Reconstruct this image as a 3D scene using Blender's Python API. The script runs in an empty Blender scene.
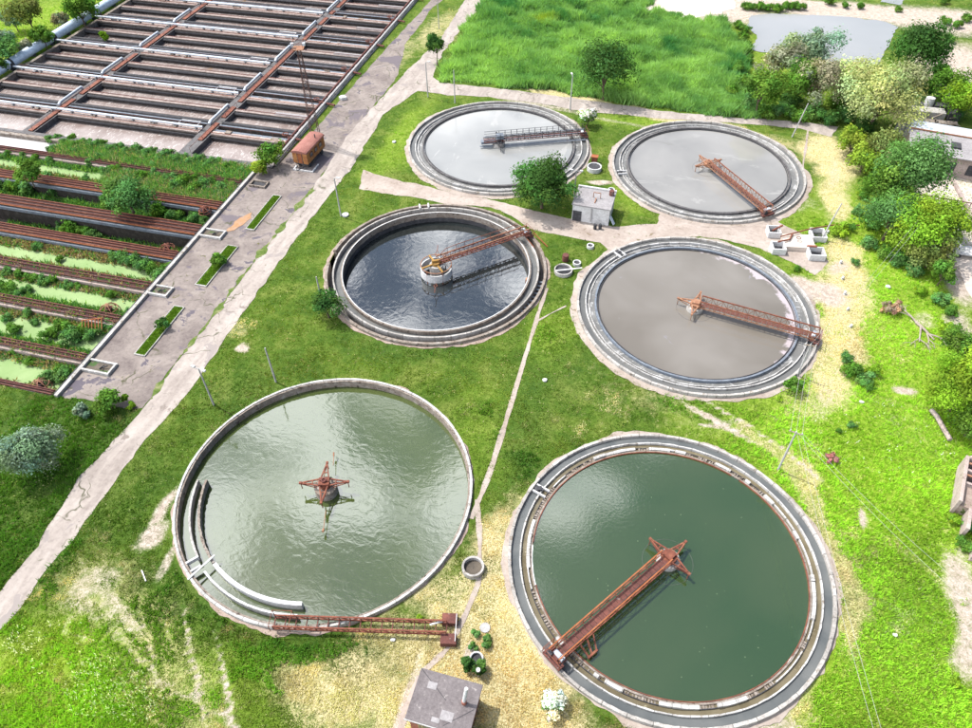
import bpy, math, random
import numpy as np
from mathutils import Vector, Matrix
from mathutils.geometry import tessellate_polygon
random.seed(7); rng = np.random.default_rng(11)
PI = math.pi; R = math.radians
SC = bpy.context.scene; COL = SC.collection

# ------------------------------------------------------------------ camera
H = 68.0; F = 726.0; PITCH = R(46.2); ROLL = R(-0.77); YAW = R(15)      # site axes: x across the tank rows, y up the tank columns
def rz(v, a): return Vector((v[0]*math.cos(a)-v[1]*math.sin(a), v[0]*math.sin(a)+v[1]*math.cos(a), v[2]))
_fw = Vector((0, math.cos(PITCH), -math.sin(PITCH))); _up = Vector((0, math.sin(PITCH), math.cos(PITCH))); _rt = Vector((1, 0, 0))
RT = rz(math.cos(ROLL)*_rt+math.sin(ROLL)*_up, YAW); UP = rz(-math.sin(ROLL)*_rt+math.cos(ROLL)*_up, YAW); FW = rz(_fw, YAW)
cam = bpy.data.objects.new('camera', bpy.data.cameras.new('camera')); COL.objects.link(cam)
m = Matrix((RT, UP, -FW)).transposed().to_4x4(); m.translation = (0, 0, H); cam.matrix_world = m
cam.data.sensor_width = 36; cam.data.lens = F/972*36; cam.data.clip_end = 3000; cam.data.clip_start = 1
SC.camera = cam
# ------------------------------------------------------------------ world + sun
SAZ, SEL = R(58), R(60)
sd = rz(Vector((math.sin(SAZ)*math.cos(SEL), -math.cos(SAZ)*math.cos(SEL), -math.sin(SEL))), YAW)   # direction the light travels
W_ = bpy.data.worlds.new('World'); SC.world = W_; W_.use_nodes = True
nt = W_.node_tree; nt.nodes.clear(); N = nt.nodes.new; K = nt.links.new
out = N('ShaderNodeOutputWorld'); bg = N('ShaderNodeBackground'); K(bg.outputs[0], out.inputs[0])
sky = N('ShaderNodeTexSky'); sky.sky_type = 'NISHITA'; sky.sun_disc = False
sky.sun_elevation = SEL; sky.sun_rotation = math.atan2(-sd.x, -sd.y)
bg.inputs[1].default_value = 0.10
tc = N('ShaderNodeTexCoord'); sp = N('ShaderNodeSeparateXYZ'); K(tc.outputs['Generated'], sp.inputs[0])
ad = N('ShaderNodeMath'); ad.operation = 'ADD'; K(sp.outputs[2], ad.inputs[0]); ad.inputs[1].default_value = 0.12
dx = N('ShaderNodeMath'); dx.operation = 'DIVIDE'; K(sp.outputs[0], dx.inputs[0]); K(ad.outputs[0], dx.inputs[1])
dy = N('ShaderNodeMath'); dy.operation = 'DIVIDE'; K(sp.outputs[1], dy.inputs[0]); K(ad.outputs[0], dy.inputs[1])
cb = N('ShaderNodeCombineXYZ'); K(dx.outputs[0], cb.inputs[0]); K(dy.outputs[0], cb.inputs[1])
cn = N('ShaderNodeTexNoise'); cn.inputs['Scale'].default_value = 4.0; cn.inputs['Detail'].default_value = 7; cn.inputs['Roughness'].default_value = .55
co = N('ShaderNodeVectorMath'); co.operation = 'ADD'; K(cb.outputs[0], co.inputs[0]); co.inputs[1].default_value = (8.1, 3.3, 0.0); K(co.outputs[0], cn.inputs['Vector'])
dt = N('ShaderNodeVectorMath'); dt.operation = 'DOT_PRODUCT'; K(cb.outputs[0], dt.inputs[0]); dt.inputs[1].default_value = (-RT.x*.25, -RT.y*.25, 0)   # cloud bank thicker on one side
cs = N('ShaderNodeMath'); cs.operation = 'ADD'; K(cn.outputs[0], cs.inputs[0]); K(dt.outputs['Value'], cs.inputs[1])
cr = N('ShaderNodeValToRGB'); cr.color_ramp.elements[0].position = .50; cr.color_ramp.elements[1].position = .62; K(cs.outputs[0], cr.inputs[0])
cm = N('ShaderNodeMix'); cm.data_type = 'RGBA'; K(cr.outputs[0], cm.inputs[0]); K(sky.outputs[0], cm.inputs[6]); cm.inputs[7].default_value = (25, 25.5, 26.5, 1)
K(cm.outputs[2], bg.inputs[0])
sun = bpy.data.objects.new('sun', bpy.data.lights.new('sun', 'SUN')); COL.objects.link(sun)
sun.data.energy = 4.5; sun.data.angle = R(0.6); sun.data.color = (1, .955, .88); sun.rotation_euler = sd.to_track_quat('-Z', 'Y').to_euler()
vs = SC.view_settings; vs.view_transform = 'Standard'; vs.look = 'None'; vs.exposure = 0.66; vs.gamma = 1

def ordn(k):
    a = ['first', 'second', 'third', 'fourth', 'fifth', 'sixth', 'seventh', 'eighth', 'ninth', 'tenth', 'eleventh', 'twelfth', 'thirteenth', 'fourteenth', 'fifteenth', 'sixteenth', 'seventeenth', 'eighteenth', 'nineteenth', 'twentieth']
    return a[k] if k < 20 else 'twenty-'+a[k-20]
# ------------------------------------------------------------------ placing helpers (site surveyed from the photograph)
def W(u, v, z=0.0):
    d = FW+RT*((u-486)/F)+UP*((364-v)/F); t = (z-H)/d.z
    return (d.x*t, d.y*t)
def depth(x, y, z=0): return (Vector((x, y, z-H))).dot(FW)
def Wp(l, z=0.0): return [W(u, v, z) for u, v in l]

def tag(o, label=None, cat=None, group=None, kind=None):
    if label: o['label'] = label
    if cat: o['category'] = cat
    if group: o['group'] = group
    if kind: o['kind'] = kind
    return o
def empty(name, loc, label, cat, group=None, rot=0.0):
    o = bpy.data.objects.new(name, None); COL.objects.link(o); o.location = (loc[0], loc[1], loc[2] if len(loc) > 2 else 0)
    o.rotation_euler = (0, 0, rot); o.empty_display_size = .5
    return tag(o, label, cat, group)
def link(name, me, mat, parent=None):
    o = bpy.data.objects.new(name, me); COL.objects.link(o)
    if mat: me.materials.append(mat)
    if parent: o.parent = parent
    return o
def copy_tree(o, loc=None, rot=None, scale=None, label=None, group=None, parent=None):
    c = o.copy(); COL.objects.link(c); c.parent = parent
    if loc is not None: c.location = (loc[0], loc[1], loc[2] if len(loc) > 2 else 0)
    if rot is not None: c.rotation_euler = (0, 0, rot)
    if scale is not None: c.scale = scale if hasattr(scale, '__len__') else (scale,)*3
    if label: c['label'] = label
    if group: c['group'] = group
    for ch in list(o.children): copy_tree(ch, parent=c)
    return c
def np_mesh(name, V, F4=None, F3=None, col=None, smooth=False):
    me = bpy.data.meshes.new(name); n4 = 0 if F4 is None else len(F4); n3 = 0 if F3 is None else len(F3)
    me.vertices.add(len(V)); me.vertices.foreach_set('co', np.asarray(V, 'f').ravel())
    me.loops.add(n4*4+n3*3); me.polygons.add(n4+n3)
    idx = np.concatenate([a for a in [None if F4 is None else np.asarray(F4).ravel(), None if F3 is None else np.asarray(F3).ravel()] if a is not None])
    me.loops.foreach_set('vertex_index', idx.astype('i'))
    st = np.concatenate([np.arange(n4)*4, n4*4+np.arange(n3)*3]); me.polygons.foreach_set('loop_start', st.astype('i'))
    if smooth: me.polygons.foreach_set('use_smooth', np.ones(n4+n3, bool))
    if col is not None:
        a = me.color_attributes.new('tint', 'FLOAT_COLOR', 'POINT'); c = np.ones((len(V), 4), 'f'); c[:, :3] = col; a.data.foreach_set('color', c.ravel())
    me.update(calc_edges=True); return me

class MB:
    """collects simple solids and links them as one mesh"""
    def __init__(s): s.v = []; s.f = []
    def add(s, vs, fs):
        n = len(s.v); s.v += [tuple(p) for p in vs]; s.f += [tuple(i+n for i in f) for f in fs]; return s
    def box(s, x0, x1, y0, y1, z0, z1):
        return s.add([(x0,y0,z0),(x1,y0,z0),(x1,y1,z0),(x0,y1,z0),(x0,y0,z1),(x1,y0,z1),(x1,y1,z1),(x0,y1,z1)],
                     [(0,3,2,1),(4,5,6,7),(0,1,5,4),(1,2,6,5),(2,3,7,6),(3,0,4,7)])
    def bar(s, a, b, w=.08, h=None):
        a = Vector(a); b = Vector(b); d = (b-a)
        if d.length < 1e-5: return s
        d.normalize(); h = h or w
        u = Vector((0,0,1)).cross(d); u = Vector((1,0,0)) if u.length < 1e-3 else u.normalized(); v = d.cross(u)
        q = [a+u*(i*w/2)+v*(j*h/2) for i, j in ((-1,-1),(1,-1),(1,1),(-1,1))]; q += [p+(b-a) for p in q]
        return s.add(q, [(0,3,2,1),(4,5,6,7),(0,1,5,4),(1,2,6,5),(2,3,7,6),(3,0,4,7)])
    def tube(s, pts, r, n=8, cap=True):
        pts = [Vector(p) for p in pts]; rs = r if hasattr(r, '__len__') else [r]*len(pts); vs = []; fs = []
        for i, p in enumerate(pts):
            d = (pts[min(i+1, len(pts)-1)]-pts[max(i-1, 0)]).normalized()
            u = d.cross(Vector((0,0,1))); u = Vector((1,0,0)) if u.length < 1e-3 else u.normalized(); v = d.cross(u)
            for k in range(n): vs.append(p+(u*math.cos(2*PI*k/n)+v*math.sin(2*PI*k/n))*rs[i])
        for i in range(len(pts)-1):
            for k in range(n): fs.append((i*n+k, i*n+(k+1)%n, (i+1)*n+(k+1)%n, (i+1)*n+k))
        if cap: fs += [tuple(range(n))[::-1], tuple(range((len(pts)-1)*n, len(pts)*n))]
        return s.add(vs, fs)
    def ring(s, r0, r1, z0, z1, a0=0, a1=2*PI, n=160, jit=0):
        full = abs(a1-a0-2*PI) < 1e-6; k = n if full else n+1; vs = []; fs = []
        for i in range(k):
            a = a0+(a1-a0)*i/n; c, q = math.cos(a), math.sin(a); j = random.uniform(-jit, jit); e0, e1 = r0+random.uniform(-jit, jit)*.8, r1+random.uniform(-jit, jit)*.8
            vs += [(r0*c, r0*q, z0), (r1*c, r1*q, z0), (e1*c, e1*q, z1+j), (e0*c, e0*q, z1+j)]
        for i in range(n):
            p = i*4; q = ((i+1) % k)*4
            for e in range(4): fs.append((p+e, q+e, q+(e+1)%4, p+(e+1)%4))
        if not full: fs += [(3,2,1,0), (n*4, n*4+1, n*4+2, n*4+3)]
        return s.add(vs, fs)
    def prism(s, poly, z0, z1):
        n = len(poly); ar = sum(poly[i][0]*poly[(i+1)%n][1]-poly[(i+1)%n][0]*poly[i][1] for i in range(n))
        if ar < 0: poly = poly[::-1]
        vs = [(x, y, z0) for x, y in poly]+[(x, y, z1) for x, y in poly]
        fs = [tuple(range(n-1, -1, -1)), tuple(range(n, 2*n))]+[(i, (i+1)%n, n+(i+1)%n, n+i) for i in range(n)]
        return s.add(vs, fs)
    def build(s, name, mat, parent=None, bevel=0, smooth=False):
        me = bpy.data.meshes.new(name); me.from_pydata(s.v, [], s.f); me.update()
        if smooth: me.polygons.foreach_set('use_smooth', [True]*len(me.polygons))
        o = link(name, me, mat, parent)
        if bevel:
            b = o.modifiers.new('bevel', 'BEVEL'); b.width = bevel; b.segments = 2; b.limit_method = 'ANGLE'
        return o

# ------------------------------------------------------------------ materials
def ramp_mix(nt, fac, stops):
    r = nt.nodes.new('ShaderNodeValToRGB'); el = r.color_ramp.elements
    while len(el) < len(stops): el.new(.5)
    for e, (p, c) in zip(el, stops): e.position = p; e.color = (*c, 1)
    nt.links.new(fac, r.inputs[0]); return r.outputs[0]
def newmat(name, rough=.9, spec=.3):
    mt = bpy.data.materials.new(name); mt.use_nodes = True; nt = mt.node_tree; b = nt.nodes['Principled BSDF']
    b.inputs['Roughness'].default_value = rough; b.inputs['Specular IOR Level'].default_value = spec; return mt, nt, b
def noise(nt, scale, detail=5, rough=.6, coord=None, dist=0, stretch=None):
    n = nt.nodes.new('ShaderNodeTexNoise'); n.inputs['Scale'].default_value = scale; n.inputs['Detail'].default_value = detail
    n.inputs['Roughness'].default_value = rough; n.inputs['Distortion'].default_value = dist
    if coord is None:
        g = nt.nodes.new('ShaderNodeNewGeometry'); coord = g.outputs['Position']
    if stretch:
        mp = nt.nodes.new('ShaderNodeMapping'); mp.inputs['Scale'].default_value = stretch[:3]
        if len(stretch) > 3: mp.inputs['Rotation'].default_value = (0, 0, stretch[3])
        nt.links.new(coord, mp.inputs[0]); coord = mp.outputs[0]
    nt.links.new(coord, n.inputs['Vector']); return n.outputs[0]
def mixc(nt, fac, a, b, mode='MIX'):
    m = nt.nodes.new('ShaderNodeMix'); m.data_type = 'RGBA'; m.blend_type = mode
    for s, v in ((m.inputs[0], fac), (m.inputs[6], a), (m.inputs[7], b)):
        if isinstance(v, (int, float)): s.default_value = v
        elif isinstance(v, tuple): s.default_value = (*v, 1) if len(v) == 3 else v
        else: nt.links.new(v, s)
    return m.outputs[2]
def math2(nt, op, a, b):
    m = nt.nodes.new('ShaderNodeMath'); m.operation = op
    for s, v in ((m.inputs[0], a), (m.inputs[1], b)):
        if isinstance(v, (int, float)): s.default_value = v
        else: nt.links.new(v, s)
    return m.outputs[0]
def smooth(nt, v, lo, hi):
    m = nt.nodes.new('ShaderNodeMapRange'); m.interpolation_type = 'SMOOTHSTEP'; nt.links.new(v, m.inputs[0])
    m.inputs[1].default_value = lo; m.inputs[2].default_value = hi; return m.outputs[0]
def bump(nt, b, h, st=.4, dist=.1):
    n = nt.nodes.new('ShaderNodeBump'); n.inputs['Strength'].default_value = st; n.inputs['Distance'].default_value = dist
    nt.links.new(h, n.inputs['Height']); nt.links.new(n.outputs[0], b.inputs['Normal'])
GAIN = dict(concrete=.66, concrete_dark=.5, concrete_pink=.74, concrete_stained=.62, white_paint=.72, pale_blue_pipe=.75, rust=.56, rust_dark=.7, rust_orange=.58, rust_pale=.66, pole_concrete=.75, dead_wood=.7, roof_felt=.62, roof_grey=.6,
            yard_asphalt=.50, road_concrete=.50, path_dirt=.60, apron_rubble=.70, pale_slab=.72, ochre_metal=.6, planter_grass=.8, roof_red=.6, rusty_ballast=.5, orange_stain=.6, basin_mud=.9, blue_grey_metal=.55)
def gn(name, *cs): g = GAIN.get(name, 1); return [tuple(x*g for x in c) for c in cs]
def weathered(name, c0, c1, c2, s=1.2, rough=.9, streak=None, st=.4, spots=None):
    c0, c1, c2 = gn(name, c0, c1, c2)
    if spots: spots = (spots[0], spots[1], gn(name, spots[2])[0])
    mt, nt, b = newmat(name, rough)
    n1 = noise(nt, s, 6, .65); n2 = noise(nt, s*6, 4, .7, stretch=streak)
    col = ramp_mix(nt, n1, [(.3, c0), (.52, c1), (.72, c2)])
    col = mixc(nt, .45, col, ramp_mix(nt, n2, [(.3, tuple(x*.45 for x in c0)), (.6, c1), (.8, tuple(min(1, x*1.15) for x in c2))]))
    if spots:
        sc, th, sc_col = spots; col = mixc(nt, smooth(nt, noise(nt, sc, 5, .7), th, th+.08), col, sc_col)
    nt.links.new(col, b.inputs['Base Color']); bump(nt, b, n2, st, .05); return mt
TC = {1: (-28.4, 116.9), 2: (8.7, 117.7), 3: (-28.9, 80.1), 4: (8.7, 80.1), 5: (-29.4, 40.0), 6: (8.2, 40.2)}
M = {}
M['concrete'] = weathered('concrete', (.24,.22,.21), (.50,.48,.46), (.76,.74,.72), .55, spots=(1.1, .56, (.22,.19,.16)))
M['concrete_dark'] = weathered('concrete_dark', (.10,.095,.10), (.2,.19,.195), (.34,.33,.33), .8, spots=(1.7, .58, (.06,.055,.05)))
M['concrete_pink'] = weathered('concrete_pink', (.26,.20,.18), (.42,.34,.31), (.56,.48,.45), .7, spots=(1.1, .60, (.17,.13,.11)))
M['concrete_stained'] = weathered('concrete_stained', (.16,.11,.08), (.33,.28,.24), (.58,.55,.52), 1.4, spots=(1.9, .56, (.07,.05,.04)))
M['white'] = weathered('white_paint', (.45,.44,.44), (.66,.66,.67), (.8,.8,.82), .8, rough=.6, spots=(2.2, .66, (.3,.25,.2)))
M['duct'] = weathered('white_duct', (.40,.50,.62), (.48,.58,.70), (.58,.66,.76), .3, rough=.5)
M['pipe'] = weathered('pale_blue_pipe', (.40,.45,.52), (.58,.64,.72), (.74,.79,.85), .5, rough=.5, spots=(1.5, .64, (.2,.16,.15)))
M['rust'] = weathered('rust', (.09,.032,.022), (.29,.09,.055), (.52,.24,.13), 1.3, rough=.8, spots=(2.2, .58, (.13,.045,.03)))
M['rust_dark'] = weathered('rust_dark', (.07,.03,.028), (.16,.06,.05), (.3,.11,.08), 1.1, spots=(1.3, .6, (.28,.22,.2)))
M['rust_orange'] = weathered('rust_orange', (.25,.07,.03), (.45,.15,.06), (.6,.3,.14), 1.5)
M['rust_pale'] = weathered('rust_pale', (.22,.09,.05), (.40,.20,.12), (.55,.36,.24), 2.0)
M['mast'] = weathered('mast_steel', (.035,.022,.02), (.085,.045,.04), (.17,.10,.085), 1.2)
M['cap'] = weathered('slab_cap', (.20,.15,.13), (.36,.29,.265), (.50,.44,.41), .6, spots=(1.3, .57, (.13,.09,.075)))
M['rust_bed'] = weathered('rusty_ballast', (.03,.018,.018), (.085,.035,.032), (.20,.09,.07), .9, spots=(1.8, .62, (.22,.16,.12)))
M['dark'] = weathered('dark_metal', (.02,.02,.025), (.045,.045,.05), (.1,.1,.11), 2)
M['bluegrey'] = weathered('blue_grey_metal', (.12,.15,.2), (.26,.3,.36), (.42,.46,.52), 1.3, spots=(2.4, .6, (.2,.1,.07)))
M['ochre'] = weathered('ochre_metal', (.25,.12,.03), (.45,.26,.07), (.6,.4,.15), 2)
M['pole'] = weathered('pole_concrete', (.32,.31,.31), (.45,.44,.44), (.58,.57,.57), 2)
M['wood'] = weathered('weathered_wood', (.16,.12,.09), (.28,.22,.17), (.4,.33,.27), 2)
M['deadwood'] = weathered('dead_wood', (.22,.17,.14), (.38,.32,.28), (.52,.46,.42), 2)
M['bark'] = weathered('bark', (.05,.035,.025), (.11,.08,.06), (.2,.15,.11), 3)
M['roof_felt'] = weathered('roof_felt', (.14,.12,.125), (.21,.185,.19), (.30,.27,.27), .8, spots=(1.6, .60, (.42,.38,.37)))
M['roof_grey'] = weathered('roof_grey', (.30,.28,.29), (.40,.38,.39), (.5,.48,.49), .6)
M['brick'] = weathered('brick', (.14,.05,.04), (.26,.10,.07), (.38,.18,.12), 3)
M['wall_shaded'] = weathered('shaded_wall', (.018,.015,.014), (.045,.038,.035), (.12,.10,.095), 1.1, spots=(2.5, .6, (.10,.07,.05)))  # near-black body colour carries the shade of the near wall faces
def rimmat(name, c0, c1, c2, nseg, spots):                                # cast in segments: joints and a tone of its own for each length
    mt = weathered(name, c0, c1, c2, .7, spots=spots); nt = mt.node_tree; b = nt.nodes['Principled BSDF']; src = b.inputs['Base Color'].links[0].from_socket
    tc = nt.nodes.new('ShaderNodeTexCoord'); sx = nt.nodes.new('ShaderNodeSeparateXYZ'); nt.links.new(tc.outputs['Object'], sx.inputs[0])
    a = math2(nt, 'MULTIPLY', math2(nt, 'ARCTAN2', sx.outputs[1], sx.outputs[0]), nseg/(2*PI)); fr = math2(nt, 'FRACT', a, 0); fl = math2(nt, 'FLOOR', a, 0)
    wn = nt.nodes.new('ShaderNodeTexWhiteNoise'); wn.noise_dimensions = '1D'; nt.links.new(fl, wn.inputs['W'])
    tone = ramp_mix(nt, wn.outputs['Value'], [(0, (.80,.79,.78)), (.5, (.95,.94,.93)), (1, (1.12,1.12,1.12))])
    col = mixc(nt, 1.0, src, tone, 'MULTIPLY'); j = math2(nt, 'LESS_THAN', fr, .035); col = mixc(nt, math2(nt, 'MULTIPLY', j, .75), col, (.05,.045,.04))
    g2 = noise(nt, 5, 4, .8, stretch=(1, 1, .25)); col = mixc(nt, math2(nt, 'MULTIPLY', smooth(nt, g2, .56, .66), .55), col, (.10,.085,.065))
    nt.links.new(col, b.inputs['Base Color']); return mt
M['rim'] = rimmat('rim_concrete', (.17,.155,.145), (.34,.325,.31), (.50,.49,.48), 44, (1.0, .57, (.17,.145,.12)))
M['rim_white'] = rimmat('rim_white', (.24,.235,.23), (.42,.415,.41), (.58,.575,.575), 60, (1.6, .60, (.16,.13,.10)))
M['glass'] = newmat('glass_dark', .15, .5)[0]; M['glass'].node_tree.nodes['Principled BSDF'].inputs['Base Color'].default_value = (.03,.04,.05,1)

def surf(name, stops, s, fine, spots=(), rough=.95, bs=.4, stretch=None, crack=0):
    stops = [(p, gn(name, c)[0]) for p, c in stops]; spots = [(a, b_, c_, gn(name, d_)[0]) for a, b_, c_, d_ in spots]
    mt, nt, b = newmat(name, rough, .15)
    col = ramp_mix(nt, noise(nt, s, 7, .62, dist=.4, stretch=stretch), stops)
    col = mixc(nt, .35, col, ramp_mix(nt, noise(nt, fine, 5, .75), [(.3, tuple(x*.5 for x in stops[0][1])), (.5, stops[1][1]), (.72, stops[-1][1])]))
    for sc, th, w, c in spots: col = mixc(nt, smooth(nt, noise(nt, sc, 6, .65, dist=.6), th, th+w), col, c)
    if crack:                                                            # cracked slabs with weeds in the joints
        g = nt.nodes.new('ShaderNodeNewGeometry'); wp = nt.nodes.new('ShaderNodeMix'); wp.data_type = 'VECTOR'; wn = nt.nodes.new('ShaderNodeTexNoise'); wn.inputs['Scale'].default_value = .5; nt.links.new(g.outputs['Position'], wn.inputs['Vector'])
        av = nt.nodes.new('ShaderNodeVectorMath'); av.operation = 'MULTIPLY_ADD'; nt.links.new(wn.outputs['Color'], av.inputs[0]); av.inputs[1].default_value = (2.5, 2.5, 0); nt.links.new(g.outputs['Position'], av.inputs[2])
        vo = nt.nodes.new('ShaderNodeTexVoronoi'); vo.feature = 'DISTANCE_TO_EDGE'; vo.inputs['Scale'].default_value = crack; nt.links.new(av.outputs[0], vo.inputs['Vector'])
        gap = math2(nt, 'MULTIPLY', math2(nt, 'SUBTRACT', 1.0, smooth(nt, vo.outputs['Distance'], .0, .013)), smooth(nt, noise(nt, .35, 3), .42, .6)); col = mixc(nt, gap, col, (.06,.06,.035))
    nt.links.new(col, b.inputs['Base Color']); bump(nt, b, noise(nt, fine, 4, .7), bs, .06); return mt
M['asphalt'] = surf('yard_asphalt', [(.34,(.19,.155,.15)), (.5,(.335,.285,.265)), (.66,(.50,.435,.39))], .22, 1.8,
                    [(.22, .60, .02, (.17,.15,.18)), (.35, .64, .02, (.42,.36,.30)), (.6, .66, .03, (.16,.15,.06)), (.12, .56, .03, (.22,.19,.21)), (.5, .64, .02, (.20,.17,.20))], crack=.11)
M['road'] = surf('road_concrete', [(.34,(.37,.315,.285)), (.5,(.52,.455,.415)), (.66,(.68,.61,.56))], .3, 1.5,
                 [(.3, .63, .03, (.34,.29,.26)), (1.3, .69, .03, (.18,.16,.09)), (.2, .60, .02, (.42,.37,.35))], stretch=(2.2, .5, 1), crack=.16)
M['dirt'] = surf('path_dirt', [(.3,(.33,.26,.22)), (.5,(.45,.38,.335)), (.7,(.58,.52,.47))], .3, 2,
                 [(.45, .62, .05, (.24,.19,.13)), (1.1, .66, .05, (.12,.17,.04))])
M['rubble'] = surf('apron_rubble', [(.3,(.22,.16,.13)), (.5,(.36,.28,.24)), (.7,(.50,.43,.38))], .8, 3.5, [(.7, .60, .05, (.10,.14,.04))], bs=.8)
M['slab'] = surf('pale_slab', [(.3,(.50,.42,.36)), (.5,(.62,.54,.48)), (.7,(.68,.62,.57))], .2, 1.2, [(.5, .64, .04, (.4,.3,.24))])

# foliage: the leaf colour times the tint each leaf carries
def leafmat(name, col, trans=.27):
    mt = bpy.data.materials.new(name); mt.use_nodes = True; nt = mt.node_tree; nt.nodes.clear()
    o = nt.nodes.new('ShaderNodeOutputMaterial'); a = nt.nodes.new('ShaderNodeAttribute'); a.attribute_name = 'tint'
    d = nt.nodes.new('ShaderNodeBsdfDiffuse'); t = nt.nodes.new('ShaderNodeBsdfTranslucent'); mx = nt.nodes.new('ShaderNodeMixShader'); mx.inputs[0].default_value = trans
    c = mixc(nt, 1.0, (*col, 1), a.outputs['Color'], 'MULTIPLY')
    nt.links.new(c, d.inputs[0]); nt.links.new(mixc(nt, 1.0, c, (1.15, 1.2, .5, 1), 'MULTIPLY'), t.inputs[0])
    nt.links.new(d.outputs[0], mx.inputs[1]); nt.links.new(t.outputs[0], mx.inputs[2]); nt.links.new(mx.outputs[0], o.inputs[0]); return mt
LEAF = dict(green=(.085,.185,.028), dark=(.048,.118,.028), bright=(.155,.28,.024), olive=(.14,.19,.055), pale=(.31,.37,.16), silver=(.17,.26,.17),
            white=(.62,.64,.56), bluegreen=(.082,.19,.052), brown=(.27,.20,.13), red=(.26,.13,.12), weep=(.16,.25,.03), grey=(.22,.25,.15))
for k, c in LEAF.items(): M['leaf_'+k] = leafmat('leaf_'+k, c)
M['tuft'] = leafmat('grass_tuft', (1, 1, 1), .42)

def water(name, c0, c1, s=.12, ior=1.33, rough=.06, wave=3.0, bst=.25, spec=.5, bdist=.05, gscale=None, extra=None, wst=None, cst=None, rim=None):
    mt, nt, b = newmat(name, rough, spec); b.inputs['IOR'].default_value = ior
    col = ramp_mix(nt, noise(nt, s, 3, .5, dist=.5), [(.35, c0), (.65, c1)])
    if extra:
        for sc, th, w, c in extra: col = mixc(nt, smooth(nt, noise(nt, sc, 6, .7, dist=1.0, stretch=cst), th, th+w), col, c)
    if rim:                                                             # floating scum drifted to one side of the tank
        k, rc, r0, dr = rim; g = nt.nodes.new('ShaderNodeNewGeometry'); vd = nt.nodes.new('ShaderNodeVectorMath'); vd.operation = 'SUBTRACT'; nt.links.new(g.outputs['Position'], vd.inputs[0]); vd.inputs[1].default_value = (*TC[k], 0)
        ln = nt.nodes.new('ShaderNodeVectorMath'); ln.operation = 'LENGTH'; nt.links.new(vd.outputs[0], ln.inputs[0]); dp = nt.nodes.new('ShaderNodeVectorMath'); dp.operation = 'DOT_PRODUCT'; nt.links.new(vd.outputs[0], dp.inputs[0]); dp.inputs[1].default_value = (dr[0], dr[1], 0)
        v = math2(nt, 'ADD', math2(nt, 'ADD', ln.outputs['Value'], math2(nt, 'MULTIPLY', dp.outputs['Value'], .12)), math2(nt, 'MULTIPLY', noise(nt, .35, 6, .6, dist=1.5), 5.0))
        col = mixc(nt, math2(nt, 'MULTIPLY', smooth(nt, v, r0+5.9, r0+(6.5 if k == 4 else 8.5)), .85 if k == 4 else .5), col, rc)
    nt.links.new(col, b.inputs['Base Color'])
    h = noise(nt, wave, 3, .55, dist=.6, stretch=wst)
    if gscale: h = math2(nt, 'MULTIPLY', h, smooth(nt, noise(nt, gscale, 2, .5), .35, .65))
    bump(nt, b, h, bst, bdist); return mt
M['w1'] = water('water_far_left', (.19,.193,.19), (.25,.252,.245), .09, ior=1.7, bst=.12, extra=[(.3, .72, .03, (.15,.15,.15)), (.12, .57, .03, (.27,.268,.26))], cst=(1.6, .5, 1, .5))
M['w2'] = water('water_far_right', (.17,.167,.16), (.22,.214,.204), .09, ior=1.7, bst=.10, extra=[(.10, .60, .05, (.235,.23,.22)), (.3, .66, .02, (.17,.165,.155))], cst=(.5, 1.6, 1, .5))
M['w3'] = water('water_deep', (.010,.013,.013), (.016,.020,.021), .1, ior=2.3, bst=.5, wave=1.0, bdist=.022, rough=.04)
M['w4'] = water('water_mid_right', (.115,.103,.088), (.155,.142,.127), .08, ior=1.6, bst=.08, extra=[(.16, .66, .01, (.16,.15,.15))], rim=(4, (.34,.30,.32), 10.6, (1, .5)))
M['w5'] = water('water_green_grey', (.028,.045,.010), (.050,.068,.018), .05, ior=2.15, bst=.7, wave=.85, bdist=.020, wst=(1, 1.5, 1, .5))
M['w6'] = water('water_dark_green', (.020,.042,.012), (.036,.054,.020), .05, ior=2.1, bst=.15, wave=3, bdist=.03, extra=[(5.0, .80, .02, (.15,.2,.15))], rim=(6, (.05,.085,.045), 11.4, (1, .4)))
M['wchan'] = water('water_channel_grey', (.085,.088,.088), (.12,.12,.118), .3, bst=.3)
M['wchan_dark'] = water('water_channel_dark', (.07,.077,.08), (.105,.11,.11), .3, bst=.2)
M['wchan_brown'] = water('water_channel_brown', (.09,.075,.045), (.14,.12,.08), .4, bst=.3, extra=[(1.5, .62, .04, (.24,.22,.15))])
M['wfoam'] = water('water_channel_foam', (.11,.11,.108), (.15,.15,.148), .4, rough=.3, bst=.6, extra=[(.8, .54, .06, (.28,.28,.28))])
M['waer'] = water('water_aeration_brown', (.15,.115,.105), (.215,.18,.17), .25, rough=.25, bst=.7, wave=1.4, extra=[(.16, .62, .10, (.19,.125,.07)), (2.2, .54, .08, (.34,.31,.30))], wst=(1.2, .25, 1, 0), cst=(1.1, .35, 1, 0))
M['wpond'] = water('pond_water', (.20,.21,.215), (.235,.24,.245), .03, rough=.08, bst=.1)
M['wbasin'] = water('water_basin_white', (.34,.33,.33), (.38,.375,.375), .1, rough=.3, bst=.05)
M['duckweed'] = water('duckweed', (.16,.24,.095), (.21,.285,.13), .22, rough=.8, spec=.2, bst=.3, wave=6, extra=[(.5, .62, .05, (.09,.155,.04)), (.23, .66, .03, (.045,.06,.025))])
M['mud'] = surf('basin_mud', [(.3,(.05,.045,.04)), (.5,(.10,.085,.07)), (.7,(.16,.13,.10))], .4, 2, [(.6, .55, .05, (.05,.09,.03))])

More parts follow.
